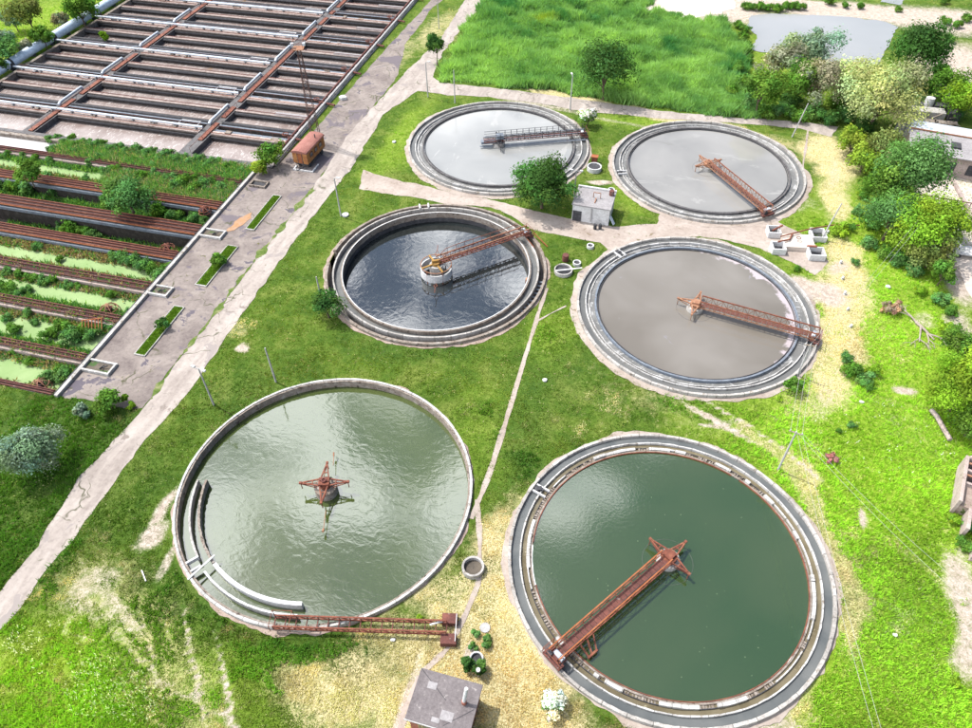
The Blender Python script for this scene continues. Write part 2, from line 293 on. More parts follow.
# ------------------------------------------------------------------ ground fields
TR = 16.35
def vnoise(x, y, s, seed=0):
    x = np.asarray(x)/s+seed*17.3; y = np.asarray(y)/s-seed*9.1; xi = np.floor(x); yi = np.floor(y); fx = x-xi; fy = y-yi
    fx = fx*fx*(3-2*fx); fy = fy*fy*(3-2*fy)
    h = lambda a, b: np.modf(np.abs(np.sin(a*127.1+b*311.7+seed*7.7)*43758.5453))[0]
    return (h(xi,yi)*(1-fx)+h(xi+1,yi)*fx)*(1-fy)+(h(xi,yi+1)*(1-fx)+h(xi+1,yi+1)*fx)*fy
def fbm(x, y, s, seed=0): return vnoise(x,y,s,seed)*.5+vnoise(x,y,s/2.1,seed+1)*.27+vnoise(x,y,s/4.3,seed+2)*.15+vnoise(x,y,s/9,seed+3)*.08
def inpoly(x, y, poly):
    r = np.zeros(np.shape(x), bool); n = len(poly)
    for i in range(n):
        (x0, y0), (x1, y1) = poly[i], poly[(i+1)%n]
        if y0 == y1: continue
        c = ((y0 > y) != (y1 > y)) & (x < (x1-x0)*(y-y0)/(y1-y0)+x0); r ^= c
    return r
# soft spots: centre seen at pixel, half sizes in metres, turn in degrees, strength
DRY = [(500,620,5,9,0,1.0),(520,690,5,5,0,.9),(440,590,4,7,30,.55),(360,600,4,3,0,.3),(345,690,5,4,20,.9),(410,650,6,3,0,.8),(500,540,2.5,6,0,.7),(470,720,6,4,0,.8),
       (830,160,3.5,9,0,1.0),(835,190,3,6,0,.8),(838,255,3,5,0,.9),(848,290,4,6,0,.9),(840,340,4,8,0,.95),(810,400,4,4,0,.6),(800,440,5,4,0,.35),(690,420,8,3,0,.35),
       (60,700,8,6,0,.22),(160,670,14,4,-35,.55),(100,590,7,5,0,.5),(440,30,5,14,0,.6),(405,55,3,12,0,.5),(620,108,40,1.4,-12,.9),(480,92,10,1.2,-8,.8),(760,560,1,1,0,.5),
       (850,600,1.6,10,0,.6),(700,725,4,3,0,.6),(920,420,7,5,0,.35),(905,350,5,3,0,.3),(885,330,4,3,0,.4),(560,600,2,3,0,.5),(690,120,25,1.5,-10,.6),(950,250,4,8,0,.5),
       (405,480,2,4,0,.2),(240,330,2,1.2,0,.5),(300,330,3,2,0,.2),(640,345,3,5,0,.1),(590,380,4,4,0,.25),(660,400,9,4,0,.4),(560,420,5,3,0,.2),(20,90,4,1,0,.7),(800,700,3,5,0,.6),
       (870,540,3,5,0,.3)]
BRIGHT = [(880,250,14,12,0,.9),(880,330,16,14,0,.95),(900,450,20,22,0,1.0),(870,560,14,16,0,.8),(900,680,16,10,0,.9),(30,700,9,9,0,.8),(140,700,10,5,0,.6),(60,30,25,25,0,.7),
          (850,240,6,16,0,.8),(700,60,30,20,0,.45),(470,440,4,7,0,.25),(560,330,3,6,0,.35),(620,200,4,3,0,.4),(640,120,9,3,0,.5),(400,140,3,14,0,.5),(800,430,8,6,0,.6),(250,700,10,5,0,.3),(300,200,1,1,0,0)]
BARE = [(100,587,3.6,2.2,20,.60),(118,610,5,1.0,-30,.62),(86,607,4,.8,-35,.6),(110,625,4,.6,-35,.55),(195,680,10,.32,-50,.8),(150,652,6,.3,-44,.7),(172,650,5,.25,-42,.6),(228,706,8,.4,-50,.85),(970,600,3,6,0,.8),(974,650,2.5,5,0,.8),
        (700,8,18,9,0,1.0),(860,12,50,6,0,1.0),(960,70,9,16,0,.95),(940,20,18,9,0,.9),(905,12,30,3,0,.8),(740,60,3,10,0,.5),(800,205,3,3,0,.5),(832,175,1.5,8,0,.5),(810,290,5,3,-10,.95),(835,270,3,2,0,.7),
        (955,270,3,9,0,.9),(965,330,3,5,0,.7),(920,320,2.5,2,0,.6),(906,390,1.6,.8,0,.9),(862,517,.6,1.3,0,1.),(247,346,1.2,1.2,0,.9),(152,535,1.6,2.6,0,.8),(720,424,6,.5,-28,.95),(735,418,5,.35,-28,.9),(790,457,6,.3,-40,.9),
        (540,560,.5,.5,0,0),(600,182,2.2,.8,0,.95),(352,505,.1,.1,0,0),(560,110,30,.8,-10,.6),(530,103,14,.8,-8,.7),(20,66,6,2,0,.8),(400,60,2,16,0,.4),(470,655,.8,1.4,0,.8),(475,700,.5,1.5,0,.7),
        (825,400,2,5,0,.5),(775,725,4,3,0,.7),(480,660,2,4,0,.3),(404,700,.5,5,0,.8),(163,507,.8,3.0,0,.9),(168,560,.7,3,0,.7)]
LUSH = [(60,440,10,12,0,.9),(20,520,10,12,0,.8),(250,400,6,6,0,.5),(520,420,4,10,0,.5),(200,600,7,6,0,.6),(300,660,8,4,0,.6),(520,470,3,3,0,.8),(560,360,5,8,0,.4),(690,405,6,2,0,.7),(890,600,6,9,0,.55),(400,340,8,4,0,.5),(110,470,9,6,0,.4)]
def chain(pts, r, s, st=5):
    o = []
    for (u0, v0), (u1, v1) in zip(pts[:-1], pts[1:]):
        n = max(1, int(math.hypot(u1-u0, v1-v0)/st)); o += [(u0+(u1-u0)*i/n, v0+(v1-v0)*i/n, r, r, 0, s) for i in range(n)]
    return o
BARE += chain([(84,560),(92,590),(70,612),(62,635),(85,645)], .5, .52)+chain([(95,575),(115,600),(122,612)], .6, .55)+chain([(60,602),(82,612),(95,620)], .6, .5)+chain([(100,612),(135,655)], .35, .5)+chain([(92,640),(130,672),(160,690)], .3, .5)
BARE += chain([(105,635),(140,662),(190,700),(245,735)], .38, .62)+chain([(130,640),(175,668),(225,690)], .32, .5)+chain([(695,412),(718,418),(748,430)], .35, .75)+chain([(700,424),(728,428)], .35, .8)+chain([(762,436),(785,455),(812,478)], .22, .7)
DRY += chain([(60,590),(90,640),(150,680),(230,728)], 2.2, .42, 12)+[(490,640,6,10,0,1.1),(400,715,5,4,0,.9),(545,715,5,5,0,1.0),(320,690,5,3,0,.8),(370,610,3,1,0,.4)]+chain([(395,560),(385,640),(390,700)], 1.2, .5, 10)+chain([(800,470),(840,560),(850,640)], 1.4, .7, 10)+chain([(810,480),(880,530),(950,590)], .7, .38, 8)+chain([(745,430),(800,475)], 1.3, .7, 8)
DRY += [(822,150,4.5,7,0,1.1),(834,165,4,8,0,1.0),(835,205,3,6,0,.9),(845,275,4,6,0,1.0),(838,300,4,8,0,1.0),(830,370,4,7,0,.95),(515,640,5,8,0,1.1),(430,570,4,5,20,.5),(490,560,3,5,0,.9),(455,600,4,4,0,.8),(430,700,4,5,0,.9)]
def spots(x, y, L, warp=2.0):
    xw = x+(fbm(x, y, 5, 31)-.5)*warp*2; yw = y+(fbm(x, y, 5, 47)-.5)*warp*2; m = np.zeros(np.shape(x))
    for (u, v, rx, ry, a, s) in L:
        if s <= 0: continue
        cx, cy = W(u, v); t = R(a)-YAW*0; dx = xw-cx if min(rx, ry) > 1 else x+(xw-x)*.35-cx; dy = yw-cy if min(rx, ry) > 1 else y+(yw-y)*.35-cy
        p = (dx*math.cos(t)+dy*math.sin(t))/rx; q = (-dx*math.sin(t)+dy*math.cos(t))/ry
        m = np.maximum(m, s*np.clip(1.6-1.1*np.sqrt(p*p+q*q), 0, 1))
    return m
def fields(x, y):
    return spots(x, y, DRY), spots(x, y, BRIGHT, 4), spots(x, y, BARE), spots(x, y, LUSH, 3)

# ------------------------------------------------------------------ ground sheet with openings for the tanks and basins
BX0, BX1, BY0, BY1 = -140.0, -67.8, 44.8, 99.6          # old basins
AX0, AX1, AY0, AY1 = -136.0, -65.6, 100.2, 236.0        # aeration basin
def lines(lo, hi, st, extra, far):
    g = list(np.arange(lo, hi+.01, st))
    g = [a for a in g if min(abs(a-e) for e in extra) > st*.45]+list(extra)
    g += [lo-f for f in far]+[hi+f for f in far]; return np.array(sorted(g))
gx = lines(-150, 112, .62, [BX0, BX1, AX0, AX1], [10, 40, 120, 400, 900]); gy = lines(8, 216, .62, [BY0, BY1, AY0, AY1-22], [10, 40, 120, 400, 900])
gx = gx[gx > -1200]; GX, GY = np.meshgrid(gx, gy); nx, ny = len(gx), len(gy)
X, Y = GX.ravel().copy(), GY.ravel().copy()
I = np.arange(nx*ny).reshape(ny, nx); Q = np.stack([I[:-1,:-1], I[:-1,1:], I[1:,1:], I[1:,:-1]], -1).reshape(-1, 4)
keep = np.ones(len(Q), bool)
for c in TC.values():
    d = np.hypot(X-c[0], Y-c[1]); rr = 16.2; ins = d < rr; fi = ins[Q]; keep &= ~fi.all(1)
    part = np.unique(Q[fi.any(1) & ~fi.all(1)]); part = part[ins[part]]
    X[part] = c[0]+(X[part]-c[0])/d[part]*rr; Y[part] = c[1]+(Y[part]-c[1])/d[part]*rr
cxm, cym = GX.ravel()[Q].mean(1), GY.ravel()[Q].mean(1)
keep &= ~((cxm > BX0) & (cxm < BX1) & (cym > BY0) & (cym < BY1)); keep &= ~((cxm > AX0) & (cxm < AX1) & (cym > AY0) & (cym < AY1-22))
Q = Q[keep]
dry, bri, bar, lus = fields(X, Y)
REED = Wp([(443,82),(448,50),(480,14),(497,-10),(560,-20),(640,-20),(652,12),(690,22),(722,16),(735,35),(745,75),(765,112),(740,118),(690,110),(600,98),(540,90),(486,85)])
rd = inpoly(X, Y, REED)
Z = (fbm(X, Y, 4, 5)-.5)*.10*np.clip(1-np.maximum(bar, 0)*.5, 0, 1)
nearhard = np.zeros(len(X))
me = np_mesh('ground', np.stack([X, Y, np.minimum(Z, 0)-.0], 1), Q, smooth=True)
for nm, arr in (('dry', dry), ('bright', bri), ('bare', bar), ('lush', lus)):
    a = me.attributes.new(nm, 'FLOAT', 'POINT'); a.data.foreach_set('value', arr.astype('f'))
gm, nt, b = newmat('ground_grass', 1, .1)
def at(n):
    a = nt.nodes.new('ShaderNodeAttribute'); a.attribute_name = n; return a.outputs['Fac']
nA = noise(nt, .22, 6, .6, dist=.4); nB = noise(nt, 1.3, 6, .7); nC = noise(nt, 5.5, 4, .75)
gcol = ramp_mix(nt, nB, [(.30,(.024,.060,.008)), (.5,(.066,.118,.014)), (.70,(.15,.185,.045))])
gcol = mixc(nt, .5, gcol, ramp_mix(nt, nA, [(.36,(.024,.062,.008)), (.5,(.070,.125,.014)), (.64,(.17,.20,.045))]))
gcol = mixc(nt, math2(nt, 'MULTIPLY', at('lush'), .7), gcol, ramp_mix(nt, nB, [(.3,(.018,.05,.012)), (.65,(.05,.105,.02))]))
gcol = mixc(nt, at('bright'), gcol, ramp_mix(nt, nB, [(.25,(.085,.17,.014)), (.5,(.20,.31,.026)), (.75,(.36,.41,.10))]))
def edge(a, n, w=.12, lo=.5):
    v = math2(nt, 'ADD', a, math2(nt, 'MULTIPLY', math2(nt, 'SUBTRACT', n, .5), 1.5)); return smooth(nt, v, lo-w, lo+w)
nD = noise(nt, .5, 5, .65, dist=1.2); gcol = mixc(nt, edge(at('dry'), mixc(nt, .5, nB, nD), .36, .60), gcol, ramp_mix(nt, nC, [(.3,(.26,.23,.09)), (.5,(.43,.37,.20)), (.75,(.60,.53,.36))]))
gcol = mixc(nt, edge(at('bare'), mixc(nt, .6, nB, nC), .26, .60), gcol, ramp_mix(nt, nB, [(.3,(.25,.195,.16)), (.5,(.38,.32,.27)), (.72,(.50,.45,.40))]))
gcol = mixc(nt, .55, gcol, mixc(nt, 1.0, gcol, ramp_mix(nt, nC, [(.3,(.45,.45,.45)), (.52,(1,1,1)), (.75,(1.5,1.5,1.5))]), 'MULTIPLY'))
nt.links.new(gcol, b.inputs['Base Color']); bump(nt, b, nC, .9, .25)
tag(link('ground', me, gm), kind='structure')

# flat sheets laid on the ground, with ragged edges
def rough_poly(poly, amp=.25, step=.8, seed=0):
    o = []; n = len(poly)
    for i in range(n):
        a = Vector(poly[i]); c = Vector(poly[(i+1)%n]); d = c-a; k = max(1, int(d.length/step)); nn = Vector((-d.y, d.x)).normalized() if d.length > 0 else Vector((0,0))
        for j in range(k):
            p = a+d*(j/k); o.append(p+nn*float((fbm(p.x, p.y, 2.2, seed+3)-.5)*amp*3.4))
    return o
def sheet(name, poly, z, mat, amp=.25, step=.8, seed=0, kind='structure', parent=None):
    p = rough_poly(poly, amp, step, seed) if amp else [Vector(q) for q in poly]
    tr = tessellate_polygon([[Vector((q.x, q.y, 0)) for q in p]])
    me = bpy.data.meshes.new(name); me.from_pydata([(q.x, q.y, z) for q in p], [], [tuple(t) for t in tr]); me.update()
    if len(me.polygons) and sum(q.normal.z*q.area for q in me.polygons) < 0: me.flip_normals()
    o = link(name, me, mat, parent)
    if kind: o['kind'] = kind
    return o
ROADL = [(-12,610),(0,590),(36,546),(80,476),(120,436),(142,409),(175,364),(215,314),(248,269),(310,192),(345,140),(375,105),(403,75),(443,35),(465,0),(475,-15)]
ROADR = [(495,-15),(490,0),(478,10),(443,52),(433,77),(443,83),(486,87),(596,101),(676,113),(729,117),(805,122),(838,127),(832,137),(800,129),(770,126),(729,123),(700,120),(666,119),(571,110),(553,105),(486,97),(448,95),(418,91),(383,115),(363,150),(340,182),(305,227),(280,262),(243,312),(205,369),(185,396),(140,446),(105,496),(67,546),(0,632),(-20,660)]
POLY_ROAD = Wp(ROADL+ROADR)
POLY_YARD = [(-67.6,44.9),(-67.6,99.6),(-65.0,100.8),(-63.6,112),(-63.3,135),(-62.6,160),(-60.8,200),(-56,200)]+Wp([(432,8),(405,45),(398,75),(375,105),(345,140),(310,192),(248,269),(215,314),(175,364),(142,409),(125,407),(95,402),(66,397)])
POLY_PAD = Wp([(363,170),(403,182),(415,184),(450,192),(486,199),(568,219),(613,227),(656,224),(660,214),(690,222),(729,225),(770,218),(788,212),(778,222),(806,236),(830,262),(815,275),(790,262),(760,248),(729,240),(700,236),(640,243),(611,252),(600,243),(548,233),(533,229),(500,210),(486,207),(443,204),(433,201),(360,189)])
sheet('yard', POLY_YARD, .020, M['asphalt'], .25, .8, 1)
sheet('road', POLY_ROAD, .034, M['road'], .3, .8, 2)
sheet('gravel_lane', POLY_PAD, .026, M['dirt'], .3, .8, 3)
def strip(name, pts, w, z, mat, amp=.25, seed=0):
    P = [Vector(W(*p)) for p in pts]; Lf, Rt = [], []
    for i, p in enumerate(P):
        d = (P[min(i+1, len(P)-1)]-P[max(i-1, 0)]).normalized(); n = Vector((-d.y, d.x)); Lf.append(p+n*w/2); Rt.append(p-n*w/2)
    pl = [tuple(q) for q in Lf+Rt[::-1]]; sheet(name, pl, z, mat, amp, .5, seed); return pl
PATHS = [strip('footpath', [(547,288),(538,315),(523,364),(505,425),(487,480),(471,519)], .55, .040, M['dirt'], .12, 4),
         strip('footpath', [(477,500),(480,540),(478,585),(462,622),(448,648),(432,664),(421,674)], .45, .043, M['dirt'], .16, 5),
         strip('footpath', [(420,676),(412,695),(404,715),(399,735)], .6, .040, M['dirt'], .1, 6),
         strip('footpath', [(536,322),(550,314),(566,306)], .25, .046, M['dirt'], .1, 7),
         strip('footpath', [(808,130),(806,145),(803,165),(806,185)], .3, .046, M['dirt'], .15, 8)]
# moss line growing along the joint between yard and road
strip('moss_line', [(150,400),(175,364),(215,314),(248,269),(275,236),(312,190)], .5, .050, surf('moss', [(.3,(.03,.06,.01)), (.5,(.07,.11,.02)), (.7,(.25,.22,.14))], .7, 3), .6, 9)
# pond and its sandy shore, far right
sheet('pond_water', Wp([(750,15),(775,14),(812,15),(850,17),(885,22),(897,27),(893,36),(886,50),(880,64),(860,68),(820,60),(775,55),(752,50),(757,35),(748,26)]), .05, M['wpond'], .5, 1, 10)
sheet('pond_water', Wp([(880,-4),(905,0),(900,5),(880,2)]), .05, M['wpond'], .5, 1, 11)
sheet('sand_flat', Wp([(645,-8),(735,-8),(733,8),(722,14),(712,13),(690,21),(660,16),(648,12)]), .04, M['slab'], .8, 1, 12)

HARD = [POLY_ROAD, POLY_YARD, POLY_PAD]+PATHS
POND = Wp([(745,12),(812,12),(898,25),(888,66),(745,58)])
def blocked(x, y, extra=()):
    r = (x > BX0) & (x < BX1+.3) & (y > BY0) & (y < BY1)
    r |= (x > AX0) & (x < AX1+.8) & (y > AY0)
    for p in HARD+[POND]: r |= inpoly(x, y, p)
    for c in TC.values(): r |= np.hypot(x-c[0], y-c[1]) < 16.9
    return r

# ------------------------------------------------------------------ grass tufts and reeds
def blades(x, y, h, w, col, nb, lean=.5, z=0):
    n = len(x); k = n*nb; x = np.repeat(x, nb); y = np.repeat(y, nb); h = np.repeat(h, nb)*rng.uniform(.6, 1.2, k); w = np.repeat(w, nb); col = np.repeat(col, nb, 0)
    a = rng.uniform(0, 2*PI, k); px = x+rng.normal(0, 1, k)*w*.9; py = y+rng.normal(0, 1, k)*w*.9; lx = np.cos(a)*h*lean*rng.uniform(.2, 1, k); ly = np.sin(a)*h*lean*rng.uniform(.2, 1, k)
    b2 = rng.uniform(0, PI, k); tx = np.cos(b2)*w*.5; ty = np.sin(b2)*w*.5; z = np.zeros(k)+z
    V = np.stack([np.stack([px-tx, py-ty, z], 1), np.stack([px+tx, py+ty, z], 1), np.stack([px+lx, py+ly, z+h], 1)], 1).reshape(-1, 3)
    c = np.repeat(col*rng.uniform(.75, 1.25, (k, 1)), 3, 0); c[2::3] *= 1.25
    return V, np.arange(k*3).reshape(-1, 3), c
def frustum_points(n, u0=-10, u1=982, v0=-10, v1=738):
    u = rng.uniform(u0, u1, n); v = rng.uniform(v0, v1, n); d = np.array(FW)[None]+np.outer((u-486)/F, RT)+np.outer((364-v)/F, UP); t = -H/d[:, 2]
    return d[:, 0]*t, d[:, 1]*t
x, y = frustum_points(330000); ok = ~blocked(x, y) & ~inpoly(x, y, REED); x, y = x[ok], y[ok]
d_, b_, ba_, l_ = fields(x, y); n1 = fbm(x, y, 6, 60); n2 = fbm(x, y, 1.6, 70)
ok = (ba_+(n2-.5)*1.2 < .55) & (rng.random(len(x)) < .35+1.3*np.abs(n2-.2)); x, y, d_, b_, l_, n1, n2 = [q[ok] for q in (x, y, d_, b_, l_, n1, n2)]
g0 = np.array([.056,.120,.016]); g1 = np.array([.195,.255,.045]); c = g0+(g1-g0)*np.clip((n1-.25)*1.6, 0, 1)[:, None]
c = c*(1-b_[:, None])+np.array([.28,.40,.055])*b_[:, None]; c = c*(1-.6*l_[:, None])+np.array([.045,.115,.018])*.6*l_[:, None]
n3 = fbm(x, y, 3.2, 150); st_ = rng.random(len(x)) < .05
dm = np.maximum(np.clip((d_+(n2-.5)*1.3+(n3-.5)*1.5-.42)*1.8, 0, .9), st_*.55)[:, None]; c = c*(1-dm)+np.array([.62,.54,.33])*dm
tall = fbm(x, y, 9, 80); c = c*(.62+.8*fbm(x, y, 4.5, 160))[:, None]*np.stack([.8+.4*fbm(x, y, 8, 170), np.ones(len(x)), np.ones(len(x))], 1)
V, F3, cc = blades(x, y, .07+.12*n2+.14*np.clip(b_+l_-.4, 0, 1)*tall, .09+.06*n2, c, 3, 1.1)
tag(link('grass', np_mesh('grass', V, None, F3, cc), M['tuft']), 'short meadow grass covering the ground between the round tanks', 'grass', kind='stuff')
# taller weeds on the bright right-hand meadow and the lush left side
x, y = frustum_points(110000); ok = ~blocked(x, y) & ~inpoly(x, y, REED); x, y = x[ok], y[ok]; d_, b_, ba_, l_ = fields(x, y); n1 = fbm(x, y, 5, 90)
ok = ((b_*.9+l_*.8+n1*.9) > 1.0) & (ba_ < .4) & (d_ < .6); x, y, b_, n1 = x[ok], y[ok], b_[ok], n1[ok]
c = np.array([.07,.17,.025])*(1-b_[:, None])+np.array([.25,.44,.035])*b_[:, None]; c = c*(.35+1.1*fbm(x, y, 7, 120)[:, None]+.4*rng.random((len(x), 1)))
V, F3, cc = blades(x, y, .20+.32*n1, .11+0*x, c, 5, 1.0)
tag(link('meadow_weeds', np_mesh('weeds', V, None, F3, cc), M['tuft']), 'knee-high weeds in the bright green meadow beside the tanks', 'weeds', kind='stuff')
# small white flowers
fx = []; 
for (u, v, r, n) in [(105,688,4,160),(135,700,3,120),(25,640,2,40),(880,440,9,60),(60,650,4,30)]:
    cx, cy = W(u, v); a = rng.uniform(0, 2*PI, n); q = r*np.sqrt(rng.random(n)); fx.append(np.stack([cx+q*np.cos(a), cy+q*np.sin(a)*.7], 1))
fx = np.concatenate(fx); V, F3, cc = blades(fx[:, 0], fx[:, 1], np.full(len(fx), .28), np.full(len(fx), .11), np.tile([.75,.75,.68], (len(fx), 1)), 2, .6, .15)
tag(link('meadow_flowers', np_mesh('flowers', V, None, F3, cc), M['tuft']), 'scattered small white flowers in the meadow grass', 'flowers', kind='stuff')
x, y = frustum_points(70000, 430, 780, -15, 125); ok = inpoly(x+(fbm(x, y, 6, 130)-.5)*9, y+(fbm(x, y, 6, 140)-.5)*9, REED) & ~inpoly(x, y, POLY_ROAD); x, y = x[ok], y[ok]; n1 = .55*fbm(x, y, 14, 100)+.45*fbm(x*1.0+y*.6, y*.5, 4, 105); n2 = fbm(x, y, 3, 110)
c = np.array([.050,.17,.055])+(np.array([.27,.44,.13])-np.array([.050,.17,.055]))*np.clip((n1-.32)*2.8, 0, 1)[:, None]
yl = np.clip(1-np.hypot(x-W(543,22)[0], y-W(543,22)[1])/4, 0, 1)[:, None]; c = c*(1-yl)+np.array([.26,.34,.03])*yl
V, F3, cc = blades(x, y, .4+2.0*n2*n2*1.6, .30+0*x, c, 7, .8)
tag(link('reed_bed', np_mesh('reeds', V, None, F3, cc), M['tuft']), 'dense tall green reed bed beyond the service road', 'reeds', kind='stuff')

# ------------------------------------------------------------------ trees and shrubs
def crown_mesh(name, rx, ry, rz_, ncl, nleaf, size, seed, white=0, droop=0, hollow=.55, cr=.30, twiggy=0):
    g = np.random.default_rng(seed); d = g.normal(size=(ncl, 3)); d /= np.linalg.norm(d, axis=1)[:, None]; d[:, 2] = np.where(d[:, 2] < -.35, -d[:, 2], d[:, 2])
    rad = g.uniform(hollow*.9, .95, ncl)*(1+.16*g.normal(size=ncl)); C = d*rad[:, None]*np.array([rx, ry, rz_]); CR = cr*min(rx, ry, rz_*1.2)*g.uniform(.38, 1.5, ncl)
    k = g.choice(ncl, nleaf, p=CR**2/np.sum(CR**2)); u = g.normal(size=(nleaf, 3)); u /= np.linalg.norm(u, axis=1)[:, None]
    u[:, 2] = np.where((u[:, 2] < -.2) & (g.random(nleaf) < .6), -u[:, 2], u[:, 2])
    P = C[k]+u*(CR[k]*(1+.30*g.normal(size=nleaf)))[:, None]
    if droop: P[:, 2] -= droop*g.random(nleaf)*np.hypot(P[:, 0]/rx, P[:, 1]/ry)*rz_
    nrm = u+g.normal(0, .45, (nleaf, 3))+np.array([0, 0, .35]); nrm /= np.linalg.norm(nrm, axis=1)[:, None]
    t = np.cross(nrm, g.normal(size=(nleaf, 3))); t /= np.linalg.norm(t, axis=1)[:, None]+1e-9; s = np.cross(nrm, t); L = size*(g.uniform(.45, 1.0, nleaf)+.9*g.random(nleaf)**4)[:, None]
    V = np.stack([P-t*L*.5, P+s*L*.36, P+t*L*.5, P-s*L*.36], 1).reshape(-1, 3)
    tint = (g.uniform(.65, 1.35, ncl)[k]*g.uniform(.7, 1.3, nleaf))[:, None]*np.stack([g.uniform(.85, 1.25, ncl)[k], np.ones(nleaf), g.uniform(.8, 1.2, ncl)[k]], 1)
    if white:
        wh = g.random(nleaf) < white*np.clip(.3+u[:, 2], 0, 1); tint[~wh] *= np.array([.17, .30, .08])
    return np_mesh(name, V, np.arange(nleaf*4).reshape(-1, 4), None, np.repeat(tint, 4, 0)), C
def limbs(h0, C, r, seed, sway=.3):
    g = random.Random(seed); mb = MB(); top = Vector((g.uniform(-sway, sway), g.uniform(-sway, sway), h0))
    mb.tube([(0,0,-.2), (top.x*.4, top.y*.4, h0*.5), top], [r, r*.8, r*.62], 8)
    for c in C:
        c = Vector(c); mid = top.lerp(c, .5)+Vector((0, 0, .12*(c-top).length)); mb.tube([top, mid, c], [r*.42, r*.24, r*.07], 5)
    return mb
def tree(u, v, rpx, mat, label, kind='tree', asp=1.0, trunk=.35, leaves=None, size=None, ncl=26, white=0, droop=0, hollow=.55, cr=.30, group=None, cat=None, seed=None, shape=1.0, bark='bark'):
    """crown centre seen at pixel (u, v), half width rpx pixels; asp = height/width, trunk = clear stem in crown radii"""
    seed = seed if seed is not None else int(u*7+v*13); x, y = W(u, v); Rm = 1
    for _ in range(4):
        Rm = rpx*depth(x, y)/F; hc = Rm*(asp+trunk); x, y = W(u, v, hc)
    size = size or max(.20, 2.1*depth(x, y)/F); nl = int(leaves*1.6) if leaves else int(min(20000, max(2600, 52*(Rm/size)**2*asp**.5)))
    t = empty(kind, (x, y, 0), label, cat or ('shrub' if 'shrub' in kind or 'bush' in kind else 'tree'), group)
    me, C = crown_mesh(kind+'_crown', Rm*.9, Rm*.9*shape, Rm*asp, ncl, nl, size, seed, white, droop, hollow, cr)
    o = link('crown' if kind.endswith('tree') else 'foliage', me, M['leaf_'+mat], t); o.location = (0, 0, hc)
    Ck = [(c[0]*.85, c[1]*.85, hc+c[2]*.8) for c in C[:12]]
    limbs(max(.15, hc-Rm*asp*.55), Ck, max(.05, Rm*.055), seed).build('trunk' if kind.endswith('tree') else 'stem', M[bark], t); return t

tree(606, 74, 26, 'dark', 'large round green tree standing alone in the reed bed beside the road', 'broadleaf_tree', .98, .0, ncl=70, cr=.36)
tree(543, 189, 33, 'dark', 'big dark green rounded bush between the far left tank and the small white house', 'bush', .62, .05, ncl=44, leaves=9000)
tree(436, 47, 9.5, 'dark', 'small dark tree at the bend of the road beyond the tall lamp posts', 'broadleaf_tree', 1.3, .5, ncl=18)
tree(327, 307, 18, 'dark', 'round dark shrub touching the left rim of the dark deep tank', 'shrub', .8, .0, ncl=22)
tree(34, 452, 27, 'silver', 'large silvery grey bush in the dark grass left of the road', 'bush', .85, .02, ncl=34, leaves=9000)
tree(108, 402, 13, 'green', 'clipped round green shrub at the bottom corner of the asphalt yard', 'shrub', .75, .0, ncl=22, cr=.36)
tree(122, 399, 6.5, 'bright', 'yellow green shrub half hidden behind the round shrub at the yard corner', 'shrub', .6, .0, ncl=10)
tree(131, 407, 7, 'bright', 'low yellow green plant at the yard corner beside the road', 'shrub', .35, .0, ncl=10)
tree(83, 412, 8, 'silver', 'small pale shrub left of the round shrub at the yard corner', 'shrub', .7, .0, ncl=10)
tree(587, 119, 9.5, 'white', 'white flowering bush beside the rim of the far left tank', 'flowering_bush', .8, .0, white=.8, ncl=16)
tree(552, 705, 13, 'white', 'white flowering bush on dry grass near the bottom tank', 'flowering_bush', .8, .0, white=.95, ncl=20, leaves=3500)
tree(795, 386, 8.5, 'green', 'green shrub at the foot of the pole by the middle right tank', 'shrub', .9, .0, ncl=14)
tree(832, 458, 8, 'red', 'small reddish dry shrub alone in the bright meadow', 'shrub', .45, .0, ncl=12)
for i, (u, v, r) in enumerate([(468,664,8),(479,668,8)]): tree(u, v, r, 'dark', ['dark green shrub left of a pair beside the brick building','dark green shrub right of a pair beside the brick building'][i], 'shrub', .9, .0, ncl=12)
for i, (u, v, r) in enumerate([(476,634,4.2),(487,638,4),(473,646,4.5),(485.5,646,4.5)]):
    tree(u, v, r, 'bluegreen', ['small round garden shrub, upper left of four beside the brick building','small round garden shrub, upper right of four beside the brick building','small round garden shrub, lower left of four beside the brick building','small round garden shrub, lower right of four beside the brick building'][i], 'shrub', .8, .0, ncl=8, group='small round garden shrubs in a square')
